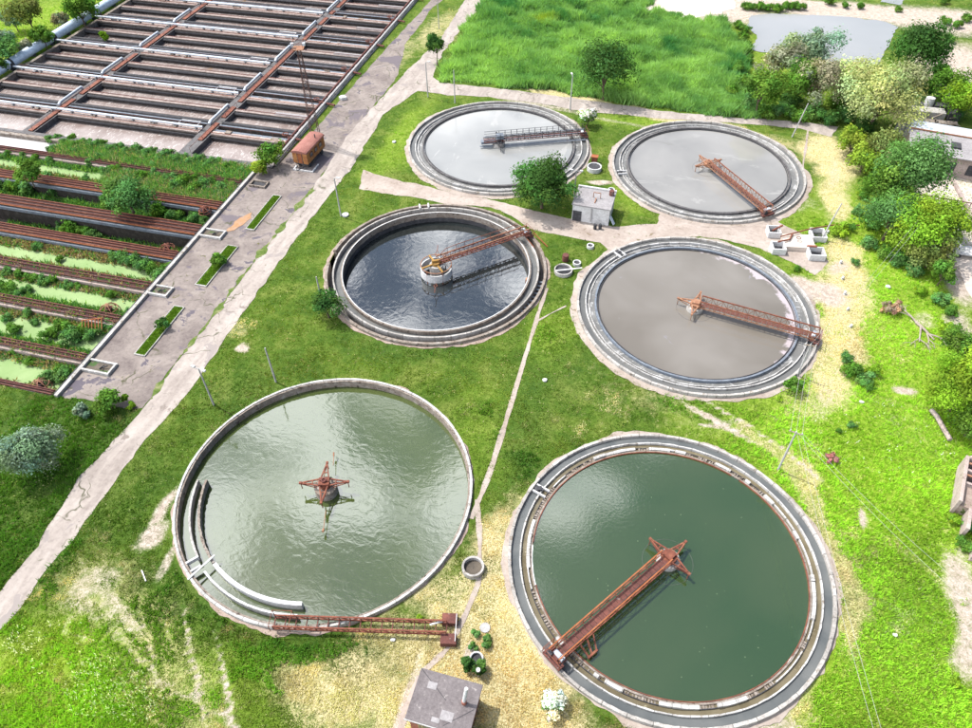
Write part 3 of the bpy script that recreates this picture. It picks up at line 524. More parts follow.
# top right grove
TRS = [(762,92,17,'green','slender green tree at the left end of the roadside grove',1.2,.5,{}),
 (779,62,18,'grey','thin grey twiggy tree in front of the pond',1.1,.6,dict(leaves=2600,hollow=.3)),
 (812,52,22,'silver','pale feathery willow with the pond behind it',.9,.5,dict(leaves=5200,hollow=.3)),
 (822,88,22,'grey','greyish olive tree in the middle of the roadside grove',1.0,.4,{}),
 (800,84,18,'green','mid green tree between two pale trees of the roadside grove',1.0,.4,{}),
 (845,80,17,'pale','pale yellowish tree left of the big blossoming willow',1.0,.4,{}),
 (880,100,33,'pale','big pale whitish willow, largest crown of the grove',.85,.3,dict(ncl=60,leaves=14000)),
 (917,55,29,'dark','big dark green tree right of the pond',.95,.3,dict(ncl=40)),
 (947,90,18,'green','green tree behind the ruined machinery',.8,.2,{}),
 (963,102,20,'bright','bright green tree at the right edge by the long roof',.85,.2,{}),
 (852,143,14,'weep','bright weeping willow bush at the end of the road, left one',1.0,.1,dict(droop=.5)),
 (866,158,14,'weep','drooping bright willow below the big pale willow',1.0,.1,dict(droop=.6)),
 (885,150,17,'olive','olive tangled tree in front of the big pale willow',.8,.1,{}),
 (880,195,20,'green','green tree at the left side of the dense clump by the building',.95,.3,{}),
 (908,180,30,'bluegreen','big blue green tree, topmost of the dense clump by the building',.9,.2,dict(ncl=44)),
 (893,218,23,'bluegreen','blue green tree at the lower left of the dense clump by the building',.9,.2,{}),
 (922,228,27,'bright','bright green tree in the middle of the dense clump',.85,.2,dict(ncl=40)),
 (955,225,16,'green','green tree right of the bright tree in the dense clump',.9,.2,{}),
 (933,253,19,'olive','olive green bushy tree at the bottom of the dense clump',.75,.1,{}),
 (943,275,11,'green','small green tree below the dense clump',.9,.4,{}),
 (968,385,30,'bright','large bright green tree cut by the right edge of the picture',1.0,.2,dict(ncl=46,leaves=14000)),
 (962,345,16,'green','green tree just above the large bright tree at the right edge',.8,.1,{}),
 (973,425,18,'green','green bushy tree above the ruined wall at the right edge',.8,.1,{})]
for (u, v, r, mt, lb, a, tr, kw) in TRS: tree(u, v, r*(1.22 if u > 870 and v > 120 else 1.08), mt, lb, 'broadleaf_tree', a, tr*.25, **kw)
tree(898, 163, 15, 'brown', 'bare brown half dead tree beside the long grey roof', 'dead_tree', .7, .2, leaves=900, hollow=.2, bark='deadwood', cat='tree', ncl=34)
tree(892, 309, 11, 'brown', 'low brown dried bush in the bright meadow', 'dry_bush', .4, .0, leaves=900, cat='shrub')
# top left growth
for (u, v, r, mt, lb, a, tr) in [(27,14,20,'olive','olive green tree at the top left beyond the white duct',.9,.1),(14,22,12,'silver','silvery bush left of the olive tree at the top left',.8,.0),
 (42,38,11,'green','dark green small tree between bushes beyond the white duct',1.0,.1),(80,12,19,'green','mid green spreading tree beside the white duct',.7,.1),
 (8,52,14,'bluegreen','blue green bush at the left edge above the white duct',.8,.0),(-3,66,10,'dark','dark bush at the left edge touching the white duct',.8,.0),
 (26,48,8,'grey','greyish bush beside the left edge bush',.8,.0),(92,-2,9,'green','green bush at the top behind the white duct',.8,.0),(3,40,12,'silver','silver green bush at the left edge of the picture',.8,0),(62,20,8,'grey','pale bush between the olive tree and the spreading tree',.8,0)]:
    tree(u, v, r, mt, lb, 'broadleaf_tree' if 'tree' in lb.split(' at ')[0].split(' be')[0] else 'bush', a, tr)
tree(104, 36, 4.5, 'bright', 'tiny bright tree growing inside the aeration basin', 'broadleaf_tree', 1.1, .1, ncl=8)
tree(28, 175, 13, 'green', 'green tree growing out of the old basins near the left edge', 'broadleaf_tree', .9, .1)
tree(272, 157, 15, 'green', 'leafy green bush at the corner between the two basins', 'bush', .7, .0); tree(262, 168, 10, 'weep', 'yellow green bush in front of the leafy corner bush', 'bush', .7, .0)
tree(128, 199, 30, 'bluegreen', 'wide blue green bush filling the old basin channel', 'bush', .5, .0, ncl=36); 
# shrubs along the pond and scattered in the right meadow (copies of two kinds)
protos = {}
def proto_shrub(mt, seed):
    t = empty('shrub', (0,0,0), 'shrub', 'shrub'); me, C = crown_mesh('shrub_foliage', 1, 1, .7, 20, 2200, .21, seed, cr=.36)
    link('foliage', me, M['leaf_'+mt], t).location = (0, 0, .55); limbs(.25, [(c[0]*.8, c[1]*.8, .55+c[2]*.7) for c in C[:6]], .05, seed).build('stem', M['bark'], t); return t
PUSED = set()
def put_shrub(u, v, rpx, mt, var, label, group, sz=1.0, z=0):
    key = (mt, var)
    if key not in protos: protos[key] = proto_shrub(mt, 300+len(protos)*7)
    x, y = W(u, v, z+.4); Rm = rpx*depth(x, y)/F
    if key not in PUSED:
        PUSED.add(key); t = protos[key]; t.location = (x, y, z); t.rotation_euler = (0, 0, random.uniform(0, 6)); t.scale = (Rm, Rm, Rm*sz); t['label'] = label; t['group'] = group; return t
    return copy_tree(protos[key], (x, y, z), random.uniform(0, 6), (Rm, Rm, Rm*sz), label, group)
for i, (u, v, r) in enumerate([(742,40,6),(745,30,5),(738,26,5),(747,48,5),(737,70,7),(743,85,8),(732,92,6),(748,62,6)]): put_shrub(u, v, r, 'green', i%3, '%s green shrub down the left bank of the pond, counted from the top' % ordn([3,1,0,4,6,7,2,5][i]), 'shrubs on the left bank of the pond')
for i in range(12): put_shrub(745+i*5.2, 9+random.uniform(-1.5, 1.5)-i*.1, 4.5, 'green', i%3, '%s low shrub from the left in the hedge on the far pond shore' % ordn(i), 'hedge shrubs along the far shore of the pond')
for i, (u, v, r) in enumerate([(830,3,5),(845,6,4),(860,7,4),(898,10,3.5),(945,22,5),(958,26,5),(966,20,5),(950,40,5),(945,2,5)]): put_shrub(u, v, r, 'green', i%3, '%s small shrub from the left on the sandy ground beyond the pond' % ordn([0,2,3,4,5,7,8,6,1][i]), 'small shrubs on the sand beyond the pond')
for i, (u, v, r) in enumerate(sorted([(840,233,8),(848,228,6),(862,196,6),(857,212,5),(855,262,4),(797,268,3.5),(852,372,9),(863,380,8),(873,372,7),(846,358,6),(868,386,6),(852,425,4),(940,300,8),(950,312,7),(920,292,6),(945,330,8),(965,545,8),(972,525,9),(954,520,6),(895,160,4),(780,398,3),(955,680,6),(840,430,3)], key=lambda q: q[1])):
    put_shrub(u, v, r, ['green', 'bright', 'bluegreen'][i%3], i%2, '%s low leafy shrub in the right-hand meadow, counted from the far end' % ordn(i), 'low shrubs in the right-hand meadow')
for i, (u, v, r) in enumerate(sorted([(750,108,9),(765,116,8),(780,114,9),(795,118,9),(812,116,10),(830,122,9),(845,118,9),(862,128,9),(735,112,6),(722,112,5),(757,98,9),(790,104,9),(838,104,10),(906,100,10),(925,92,9),(940,76,9),(905,88,9),(955,118,7),(870,245,8),(885,255,8),(900,262,9),(915,272,8),(870,225,8),(875,180,8)])):
    put_shrub(u, v, r, ['dark', 'green', 'bluegreen'][i%3], i%2, '%s dark undergrowth shrub from the left, below the trees of the grove' % ordn(i), 'undergrowth shrubs below the grove trees')
put_shrub(419, 617.5, 3.5, 'bright', 0, 'tiny bright shrub beside the fallen rusty bridge', 'single tiny shrub by the fallen bridge')

# ------------------------------------------------------------------ round tanks
TN = {1: 'far left', 2: 'far right', 3: 'middle left', 4: 'middle right', 5: 'near left', 6: 'near right'}
TLAB = {1: 'round concrete settling tank with pale grey water and a dark railed bridge, farthest left', 2: 'round concrete settling tank with pale grey water and a rusty bridge, farthest right',
        3: 'deep round tank with dark blue water and a white ringed centre drum', 4: 'round tank with brownish grey water and scum along its rim, middle right',
        5: 'round tank of rippled green grey water with curved stub walls, its bridge missing', 6: 'round tank with dark green water and a broken white weir, nearest right'}
def disc(name, r, z, mat, c, r0=0, n=128, kind='structure'):
    vs = []; fs = []
    if r0 == 0:
        rings = [0.0, r*.5, r]
        vs.append((c[0], c[1], z)); 
        for rr in rings[1:]: vs += [(c[0]+rr*math.cos(2*PI*i/n), c[1]+rr*math.sin(2*PI*i/n), z) for i in range(n)]
        fs += [(0, 1+i, 1+(i+1)%n) for i in range(n)]+[(1+i, 1+n+i, 1+n+(i+1)%n, 1+(i+1)%n) for i in range(n)]
    else:
        vs += [(c[0]+rr*math.cos(2*PI*i/n), c[1]+rr*math.sin(2*PI*i/n), z) for rr in (r0, r) for i in range(n)]; fs += [(i, n+i, n+(i+1)%n, (i+1)%n) for i in range(n)]
    me = bpy.data.meshes.new(name); me.from_pydata(vs, [], fs); me.update(); o = link(name, me, mat); o['kind'] = kind; return o
def apron(c, base, amp, seed, mat, z=.014):
    n = 220; pts = []
    for i in range(n):
        a = 2*PI*i/n; x, y = c[0]+math.cos(a)*17, c[1]+math.sin(a)*17; pts.append(16.30+max(.12, base+float(fbm(x, y, 5, seed)-.5)*amp*2+float(vnoise(x, y, .7, seed+5)-.5)*.35))
    vs = [(c[0]+r*math.cos(2*PI*i/n), c[1]+r*math.sin(2*PI*i/n), z) for rr in (0, 1) for i in range(n) for r in [16.28 if rr == 0 else pts[i]]]
    me = bpy.data.meshes.new('apron'); me.from_pydata(vs, [], [(i, n+i, n+(i+1)%n, (i+1)%n) for i in range(n)]); me.update(); o = link('apron', me, mat); o['kind'] = 'structure'
for k, (b0, am) in {1: (.8, .7), 2: (.9, .7), 3: (.45, .5), 4: (.75, .8), 5: (.30, .7), 6: (.50, .8)}.items(): apron(TC[k], b0, am, k*3, M['dirt' if k in (1, 2, 4, 6) else 'rubble'], .052+k*.0006)

def outer_wall(t, mat='rim', z1=.5, dz=-3.2): MB().ring(16.03, TR, dz, z1, jit=.03, n=220).build('outer_wall', M[mat], t, .03)
for k in (1, 2, 4, 6):
    c = TC[k]; t = empty('settling_tank', (c[0], c[1], 0), TLAB[k], 'settling tank', 'round settling tanks')
    outer_wall(t)
    MB().ring(15.02, 15.16, -.6, .36, jit=.03).build('channel_wall', M['rim_white'], t)
    if k == 6:
        mb = MB(); md = MB(); a = 0
        while a < 2*PI:                                                    # broken weir: white slabs, gaps, dark notches
            w = random.uniform(.03, .17); g = random.random(); deg = math.degrees(a) % 360
            rough_side = 40 < deg < 170 or 205 < deg < 320 or 330 < deg < 400
            if g < .42 and rough_side:
                for q in range(int(w/.02)): MB().ring(14.12, 14.44, -.5, random.uniform(.0, .24), a+q*.02, a+q*.02+random.uniform(.008, .016), 1).build('weir_tooth', M['concrete_stained'], t)
                MB().ring(14.40, 14.47, -.5, .18, a, a+w, 3).build('weir_back', M['dark'], t)
            elif g < .5: MB().ring(14.3, 14.42, -.5, .30, a, a+w, 3).build('weir_slab', M['rim_white'], t)
            else: MB().ring(14.12, 14.45, -.5, random.uniform(.30, .42), a, a+w, 4).build('weir_slab', M['rim_white'], t)
            a += w+random.choice([0, 0, .006])
        MB().ring(13.9, 14.08, -.6, .20, jit=.01).build('weir_base', M['concrete_stained'], t)
        MB().ring(13.80, 13.88, -.5, .26, R(-155), R(60), 120).ring(13.80, 13.88, -.5, .26, R(64), R(185), 100).build('steel_edge', M['rust'], t)
        disc('water', 13.82, .10, M['w6'], c); disc('water', 15.04, .02, M['wchan_brown'], c, 14.0); disc('water', 16.08, .12, M['wchan_dark'], c, 15.1)
        x, y = -13.2, 4.2; ang = R(151)
    else:
        MB().ring(13.62, 13.86, -.6, .42, jit=.02).build('weir_wall', M['concrete_dark' if k != 4 else 'bluegrey'], t)
        MB().ring(13.36, 13.44, -.6, .30).build('scum_board', M['dark'], t)
        MB().ring(14.55, 14.66, -.5, .18, R(20), R(330), 120, jit=.05).build('channel_sill', M['rim_white'], t)
        disc('water', 13.62, .12, M['w%d' % k], c); disc('water', 15.04, .02, M['wfoam'], c, 13.8); disc('water', 16.08, .10, M['wchan'], c, 15.1)
    a = R({1: -60, 2: 200, 4: 140, 6: 160}[k])                              # small sluice box on the channel
    b_ = MB(); e = Vector((math.cos(a), math.sin(a))); n_ = Vector((-e.y, e.x))
    b_.bar((*(e*14.3-n_*.35), .42), (*(e*15.9-n_*.35), .42), .16, .3); b_.bar((*(e*14.3+n_*.55), .42), (*(e*15.9+n_*.55), .42), .16, .3); b_.build('sluice_wall', M['white'], t)
    MB().bar((*(e*15.2-n_*.2), .3), (*(e*15.8+n_*.3), .3), .5, .6).build('sluice_gate', M['dark'], t)
# deep tank
c = TC[3]; t = empty('settling_tank', (c[0], c[1], 0), TLAB[3], 'settling tank', 'round settling tanks')
MB().ring(15.95, TR, -1.6, .5, R(150-360+65), R(150+30), 150, jit=.02).ring(15.95, TR, -1.2, .42, R(190), R(214), 20).build('outer_wall', M['concrete_stained'], t, .03)
MB().ring(15.0, 15.24, -3.6, .62, jit=.02).build('channel_wall', M['rim'], t, .02)
MB().ring(13.78, 14.06, -3.6, .55, jit=.02).build('inner_wall', M['concrete_stained'], t, .02)
MB().ring(13.74, 13.86, .56, .62).build('inner_rim', M['white'], t); MB().ring(13.70, 13.775, -3.6, -.45, jit=.06).build('wet_band', M['dark'], t)
MB().ring(15.2, 15.98, -1.6, -1.1).build('trench_floor', M['concrete_dark'], t)
MB().bar((15.05*math.cos(1.95), 15.05*math.sin(1.95), .6), (16.2*math.cos(1.95), 16.2*math.sin(1.95), .6), .25, .5).bar((15.05*math.cos(2.04), 15.05*math.sin(2.04), .6), (16.2*math.cos(2.04), 16.2*math.sin(2.04), .6), .25, .5).build('sluice_wall', M['white'], t)
mb = MB()
for i in range(9): a = R(-22+i*3.2); mb.bar((15.2*math.cos(a), 15.2*math.sin(a), -.2), (16.0*math.cos(a), 16.0*math.sin(a), -.2), .3, .12)
mb.build('trench_beam', M['bluegrey'], t)
mb = MB().box(13.45, 13.8, -.3, .3, -.2, .45).box(13.5, 13.7, -.05, .05, -2.4, -.2); o = mb.build('overflow_box', M['rust_pale'], t); o.rotation_euler = (0, 0, R(2))
disc('water', 13.85, -1.15, M['w3'], c); disc('water', 15.05, -.05, M['wchan'], c, 14.0)
# centre drum of the deep tank
MB().ring(2.2, 2.34, -.8, .45, n=48).build('drum_ring', M['white'], t)
MB().ring(.6, 1.0, -2.6, .9, n=24).build('centre_column', M['concrete'], t)
mb = MB()
for i in range(6): a = i*PI/3+.2; mb.bar((2.27*math.cos(a), 2.27*math.sin(a), -1.4), (2.27*math.cos(a), 2.27*math.sin(a), 1.0), .12)
mb.build('drum_post', M['rust'], t); MB().ring(2.22, 2.32, .95, 1.03, n=48).build('drum_hoop', M['rust_pale'], t)
mb = MB()
for i in range(4): a = i*PI/2+R(43); mb.bar((.2*math.cos(a), .2*math.sin(a), 1.1), (2.3*math.cos(a), 2.3*math.sin(a), 1.0), .22, .2)
mb.ring(.3, .62, .95, 1.35, n=20).bar((-.5, -.3, 1.5), (.6, .35, 1.5), .3, .4).build('drum_spokes', M['ochre'], t)
def rod(px, py, ang):
    mb = MB(); d = Vector((math.cos(ang), math.sin(ang), 0)); n_ = Vector((-d.y, d.x, 0)); o_ = Vector((px, py, -.9))
    mb.tube([o_, o_+d*1.1+Vector((0,0,.6))], .05, 5); p = o_+d*1.1+Vector((0,0,.6)); q = p+d*1.3+Vector((0,0,.5)); mdl = (p+q)/2
    for s in (-1, 1): mb.bar(p, mdl+n_*.28*s, .06); mb.bar(mdl+n_*.28*s, q, .06)
    mb.tube([q, q+d*1.2], .05, 5); return mb
rod(-.6, 1.9, R(103)).build('guide_rod', M['rust'], t); rod(.6, -1.9, R(-77)).build('guide_rod', M['rust'], t)

# near left tank: plain wall with curved stubs
c = TC[5]; t = empty('settling_tank', (c[0], c[1], 0), TLAB[5], 'settling tank', 'round settling tanks')
MB().ring(16.08, TR, -3, .50, jit=.02).build('outer_wall', M['rim_white'], t, .02); MB().ring(15.86, 16.06, -3, .40, jit=.03).build('inner_lip', M['concrete_stained'], t)
def pang(u, v): x, y = W(u, v, .3); return math.atan2(y-c[1], x-c[0]), math.hypot(x-c[0], y-c[1])
aA0, aA1 = pang(194,479)[0], pang(193,560)[0]; aB1 = pang(301,608)[0]; aC0, aC1 = pang(201,573)[0], pang(282,615)[0]; aM = pang(213,563)[0]
fix = lambda a: a if a > 0 else a+2*PI
MB().ring(14.55, 14.78, -1.5, .25, fix(aA0), fix(aA1), 40, jit=.03).build('channel_wall', M['concrete'], t)
MB().ring(14.72, 14.92, -1.5, .25, fix(aC0), fix(aC1)+.1, 50, jit=.02).build('channel_wall', M['white'], t)
MB().ring(13.55, 13.80, -1.5, .30, fix(aA0), fix(aM), 40, jit=.05).build('weir_wall', M['concrete_stained'], t); MB().ring(13.45, 13.85, -1.5, .32, fix(aM)+.01, fix(aB1), 60, jit=.01).build('weir_wall', M['white'], t)
a = fix(aA1)
MB().bar((14.6*math.cos(a), 14.6*math.sin(a), .22), (15.9*math.cos(a), 15.9*math.sin(a), .22), .2, .5).bar((14.8*math.cos(a+.075), 14.8*math.sin(a+.075), .22), (15.9*math.cos(a+.075), 15.9*math.sin(a+.075), .22), .2, .5).build('sluice_wall', M['white'], t)
MB().bar((13.2*math.cos(a+.07), 13.2*math.sin(a+.07), .5), (16.5*math.cos(a+.12), 16.5*math.sin(a+.12), .58), .2, .1).build('cross_plank', M['white'], t)
disc('water', 15.9, -.62, M['w5'], c)
MB().ring(0.6, 1.25, -2, .55, n=40).build('centre_column', M['concrete_stained'], t)
for k in (1, 2, 4, 6):                                                   # centre columns and the ring just breaking the surface
    t_ = [o for o in bpy.data.objects if o.name.startswith('settling_tank') and o.type == 'EMPTY' and abs(o.location.x-TC[k][0]) < .1 and abs(o.location.y-TC[k][1]) < .1][0]
    MB().ring(0.4, 1.15, -1.5, .75, n=40).build('centre_column', M['concrete'], t_)
    if k == 6: MB().ring(2.56, 2.58, -.3, .115, n=64).build('drum_ring', M['concrete_dark'], t_)
    if k in (2, 4): MB().ring(2.5, 2.54, -.3, .135, n=64).build('drum_ring', M['concrete_dark'], t_)

# ------------------------------------------------------------------ scraper bridges
def truss(mb, x0, x1, y, z0, z1, n, w=.11):
    mb.bar((x0, y, z0), (x1, y, z0), w, w*1.3); mb.bar((x0, y, z1), (x1, y, z1), w)
    for i in range(n+1):
        xa = x0+(x1-x0)*i/n; mb.bar((xa, y, z0), (xa, y, z1), w*.7)
        if i < n: mb.bar((xa, y, z0 if i%2 else z1), (xa+(x1-x0)/n, y, z1 if i%2 else z0), w*.6)
def arm(mb, L, z, a, spread=.45):
    d = Vector((math.cos(a), math.sin(a), 0)); n_ = Vector((-d.y, d.x, 0)); tip = d*L+Vector((0, 0, z+.05))
    for s in (-1, 1): mb.bar(d*.5+n_*spread*s+Vector((0, 0, z+.05)), tip, .14); mb.bar(d*.9+n_*spread*s*.7+Vector((0, 0, z-.5)), tip-Vector((0, 0, .2)), .08)
    mb.bar(d*1.3-n_*.34+Vector((0, 0, z+.05)), d*1.3+n_*.34+Vector((0, 0, z+.05)), .1)
    mb.bar(tip, tip-Vector((0, 0, z-.1)), .08); mb.bar(tip-d*.12, tip+d*.18, .26, .2)
def bridge(c, ang, label, mat='rust', hw=.62, z=1.15, hgt=.85, tail=0.0, L=16.1, rail=1, mat2='rust_orange', arms=(90, 180, 270), end='motor', armmat=None, n=14, x0=.5):
    t = empty('scraper_bridge', (c[0], c[1], 0), label, 'scraper bridge', 'scraper bridges of the round tanks', ang)
    for s in (-1, 1):
        mb = MB(); truss(mb, x0-tail, L, s*hw, z, z+hgt, n, .085); mb.build('side_truss', M[mat], t)
    mb = MB()
    for i in range(n+1): xa = x0-tail+(L-x0+tail)*i/n; mb.bar((xa, -hw, z+.02), (xa, hw, z+.02), .09)
    mb.build('cross_beam', M[mat], t)
    mb = MB(); p = 0
    for i in range(26):
        xa = x0-tail+(L-x0+tail)*i/26; mb.box(xa+.02, xa+(L-x0+tail)/26-.02, -hw*.62, hw*.62, z+.10, z+.14+random.uniform(0, .02))
    mb.build('deck', M['rust_dark' if mat != 'bluegrey' else 'bluegrey'], t)
    for s in (-1, 1):
        if rail: MB().bar((x0-tail, s*hw, z+hgt+.10), (L, s*hw, z+hgt+.10), .13, .07).build('top_flange', M[mat2], t)
    if arms:
        for a in arms: mb = MB(); arm(mb, 2.5, z+.05, R(a)); mb.build('scraper_arm', M[armmat or mat], t)
        MB().ring(.15, .8, z-.35, z+.15, n=16).box(-.5, .5, -.45, .45, z+.15, z+.45).build('turret', M[armmat or mat], t)
    if end == 'motor':
        mb = MB().box(L-.35, L+.35, -1.1, 1.1, .72, .95).box(L-.9, L-.35, -.9, .9, .9, 1.05); mb.build('end_carriage', M['rust_dark'], t)
        for s in (-1, 1):
            w_ = MB(); a0 = Vector((L-.08, s*.8, .72)); w_.tube([a0-Vector((.12, 0, 0)), a0+Vector((.12, 0, 0))], .24, 14); w_.build('wheel', M['dark'], t)
        MB().tube([(L-.55, -.35, 1.3), (L-.55, .35, 1.3)], .26, 12).box(L-.75, L-.3, .4, .75, 1.05, 1.5).build('motor', M['pipe'], t)
        MB().box(L-.2, L+.15, -.8, -.25, .95, 1.5).build('gearbox', M['dark'], t); MB().tube([(L-.5, .5, 1.5), (L-1.5, .35, 1.35), (L*.6, .42, z+.22), (L*.3, .3, z+.25), (1, .4, z+.3)], .035, 5).build('cable', M['dark'], t)
        mb = MB()
        for (xa, ya) in ((L-1.1, -1.1), (L-1.1, -hw), (L+.3, -1.1), (L+.3, 1.1)): mb.bar((xa, ya, .9), (xa, ya, 1.9), .05)
        mb.bar((L-1.1, -1.1, 1.9), (L+.3, -1.1, 1.9), .05).bar((L+.3, -1.1, 1.9), (L+.3, 1.1, 1.9), .05).bar((L-1.1, -1.1, 1.4), (L+.3, -1.1, 1.4), .04); mb.build('guard_rail', M['rust'], t)
    return t
t = bridge(TC[6], R(-126.0), 'rusty red scraper bridge reaching from rim to centre over the dark green tank', mat='rust', mat2='rust_orange', hw=.66)
mb = MB().bar((12.4, .66, 1.1), (12.9, 1.9, .5), .16).bar((11.6, .66, 1.1), (12.3, 1.9, .5), .12).bar((12.2, 1.9, .5), (13.4, 1.9, .5), .2, .3).bar((13.3, .7, 1.1), (13.3, 1.9, .5), .14); mb.build('skimmer_frame', M['rust'], t)
bridge(TC[4], R(-10.6), 'rusty bridge with tall truss sides over the brownish tank, ending at its right rim', mat='rust_pale', mat2='rust', hw=.68, hgt=1.0, n=22)
bridge(TC[2], R(-52.4), 'rusty bridge over the far right pale tank, pointing down right', mat='rust_pale', mat2='rust', hw=.64, hgt=1.0, n=22)
t = bridge(TC[1], R(22.9), 'dark blue grey bridge with a row of rail posts over the far left tank', mat='rust_dark', mat2='bluegrey', hw=.6, hgt=.35, tail=3.2, rail=1, arms=(90, 270), armmat='dark')
mb = MB()
for s in (-1, 1):
    mb.bar((-2.5, s*.75, 2.55), (16, s*.75, 2.55), .05).bar((-2.5, s*.75, 2.1), (16, s*.75, 2.1), .04)
    for i in range(15): xa = .2+i*1.1; mb.bar((xa, s*.75, 1.2), (xa, s*.75, 2.55), .09)
mb.build('handrail', M['dark'], t); MB().box(-3.2, -.2, -.5, .5, .8, 1.25).box(-.4, .9, -.5, .5, 1.4, 2.2).build('drive_cabinet', M['bluegrey'], t)
mb = MB().bar((-3.5, -.5, .5), (16, -1.2, .45), .35, .1); mb.build('scraper_blade', M['bluegrey'], t)
t = bridge(TC[3], R(43.2), 'slender red truss bridge from the white drum to the rim of the deep dark tank', mat='rust', mat2='rust_pale', hw=.5, hgt=.75, z=1.15, arms=None, L=15.9, n=20, x0=.3)
mb = MB()
for s in (-1, 1):
    mb.tube([(.8, s*.5, 1.9), (2.0, s*.5, 2.75), (4, s*.5, 2.85), (14, s*.5, 2.75), (15, s*.5, 1.9)], .05, 5)
    for i in range(9): mb.bar((2.2+i*1.45, s*.5, 1.9), (2.2+i*1.45, s*.5, 2.8), .045)
mb.build('handrail', M['rust'], t); MB().bar((15.0, -1.0, .8), (14.6, -3.8, 1.1), .07).bar((17.2, -3.6, 0.1), (16.6, -.3, .9), .12).build('ladder', M['rust_orange'], t)
# bridge lying off the near left tank
p0 = Vector(W(274, 622, .9)); p1 = Vector(W(455, 630, .4)); d = p1-p0; Lb = d.length
t = empty('fallen_bridge', (p0.x, p0.y, 0), 'rusty red bridge lying across the near left tank rim and the dry grass', 'scraper bridge', 'scraper bridges of the round tanks', math.atan2(d.y, d.x))
for s in (-1, 1):
    mb = MB(); truss(mb, 0, Lb-.8, s*.55, .62, 1.15, 16, .12); mb.build('side_truss', M['rust'], t); MB().bar((0, s*.55, 1.2), (Lb-.8, s*.55, 1.2), .15, .07).build('top_flange', M['rust'], t)
mb = MB()
for i in range(17): mb.bar((i*(Lb-.8)/16, -.55, .66), (i*(Lb-.8)/16, .55, .66), .1)
mb.build('cross_beam', M['rust_dark'], t)
mb = MB()
for (xa, ya) in ((-.2, -.8), (-.2, .8), (1.7, -.8), (1.7, .8)): mb.bar((xa, ya, .6), (xa, ya, 1.7), .05)
mb.bar((-.2, -.8, 1.7), (1.7, -.8, 1.7), .05).bar((-.2, .8, 1.7), (1.7, .8, 1.7), .05).bar((-.2, -.8, 1.7), (-.2, .8, 1.7), .05).bar((1.7, -.8, 1.7), (1.7, .8, 1.7), .05); mb.build('guard_rail', M['rust'], t)
for s in (-1, 1): MB().box(Lb-1.3, Lb+.2, s*1.0-.5, s*1.0+.5, .04, .75).build('wheel_box', M['rust_dark'], t)
MB().bar((Lb+.1, -1.3, .9), (Lb+.1, 1.4, .9), .06).bar((Lb-2.4, .2, .9), (Lb-1.2, .6, .9), .16).build('tie_rod', M['white'], t)
# turret left standing in the near left tank
t = empty('scraper_turret', (TC[5][0], TC[5][1], 0), 'rusty red four armed turret standing alone in the green grey tank', 'scraper turret', None, R(18))
for a in (0, 90, 180, 270): mb = MB(); arm(mb, 2.6, 1.2, R(a-2)); mb.build('scraper_arm', M['rust'], t)
MB().ring(.2, .62, .56, 1.2, n=16).box(-.6, .6, -.5, .5, 1.2, 1.5).build('turret_plate', M['rust'], t); MB().ring(.18, .3, 1.5, 1.75, n=12).bar((-.5, .1, 1.6), (.5, -.1, 1.6), .12).build('hub', M['rust_dark'], t)
MB().tube([(.6, 2.9, .3), (.5, 4.6, .15)], .04, 5).bar((.5, 4.4, .1), (.5, 4.8, .3), .16).tube([(.3, -2.9, .3), (.2, -5.4, .1)], .04, 5).bar((.2, -5.2, .0), (.2, -5.6, .25), .2).build('guide_rod', M['rust_pale'], t)

# ------------------------------------------------------------------ aeration basin
t = empty('aeration_basin', (0, 0, 0), 'vast rectangular aeration basin of parallel channels with brown water, top left', 'water basin')
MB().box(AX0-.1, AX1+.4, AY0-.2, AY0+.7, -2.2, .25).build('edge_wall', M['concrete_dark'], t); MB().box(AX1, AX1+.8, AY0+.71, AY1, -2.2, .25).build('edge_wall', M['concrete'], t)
MB().box(AX0-.4, AX0+.4, AY0+.71, AY1, -2.2, .25).build('edge_wall', M['concrete_stained'], t)
me = bpy.data.meshes.new('water'); me.from_pydata([(AX0, AY0, -1.0), (AX1, AY0, -1.0), (AX1, AY1, -1.0), (AX0, AY1, -1.0)], [], [(0,1,2,3)]); tag(link('water', me, M['waer']), kind='structure')
XC = (-116.2, -83.0)
def xs(): return [(AX0+.41, XC[0]-1.3), (XC[0]+1.3, XC[1]-1.3), (XC[1]+1.3, AX1-.01)]
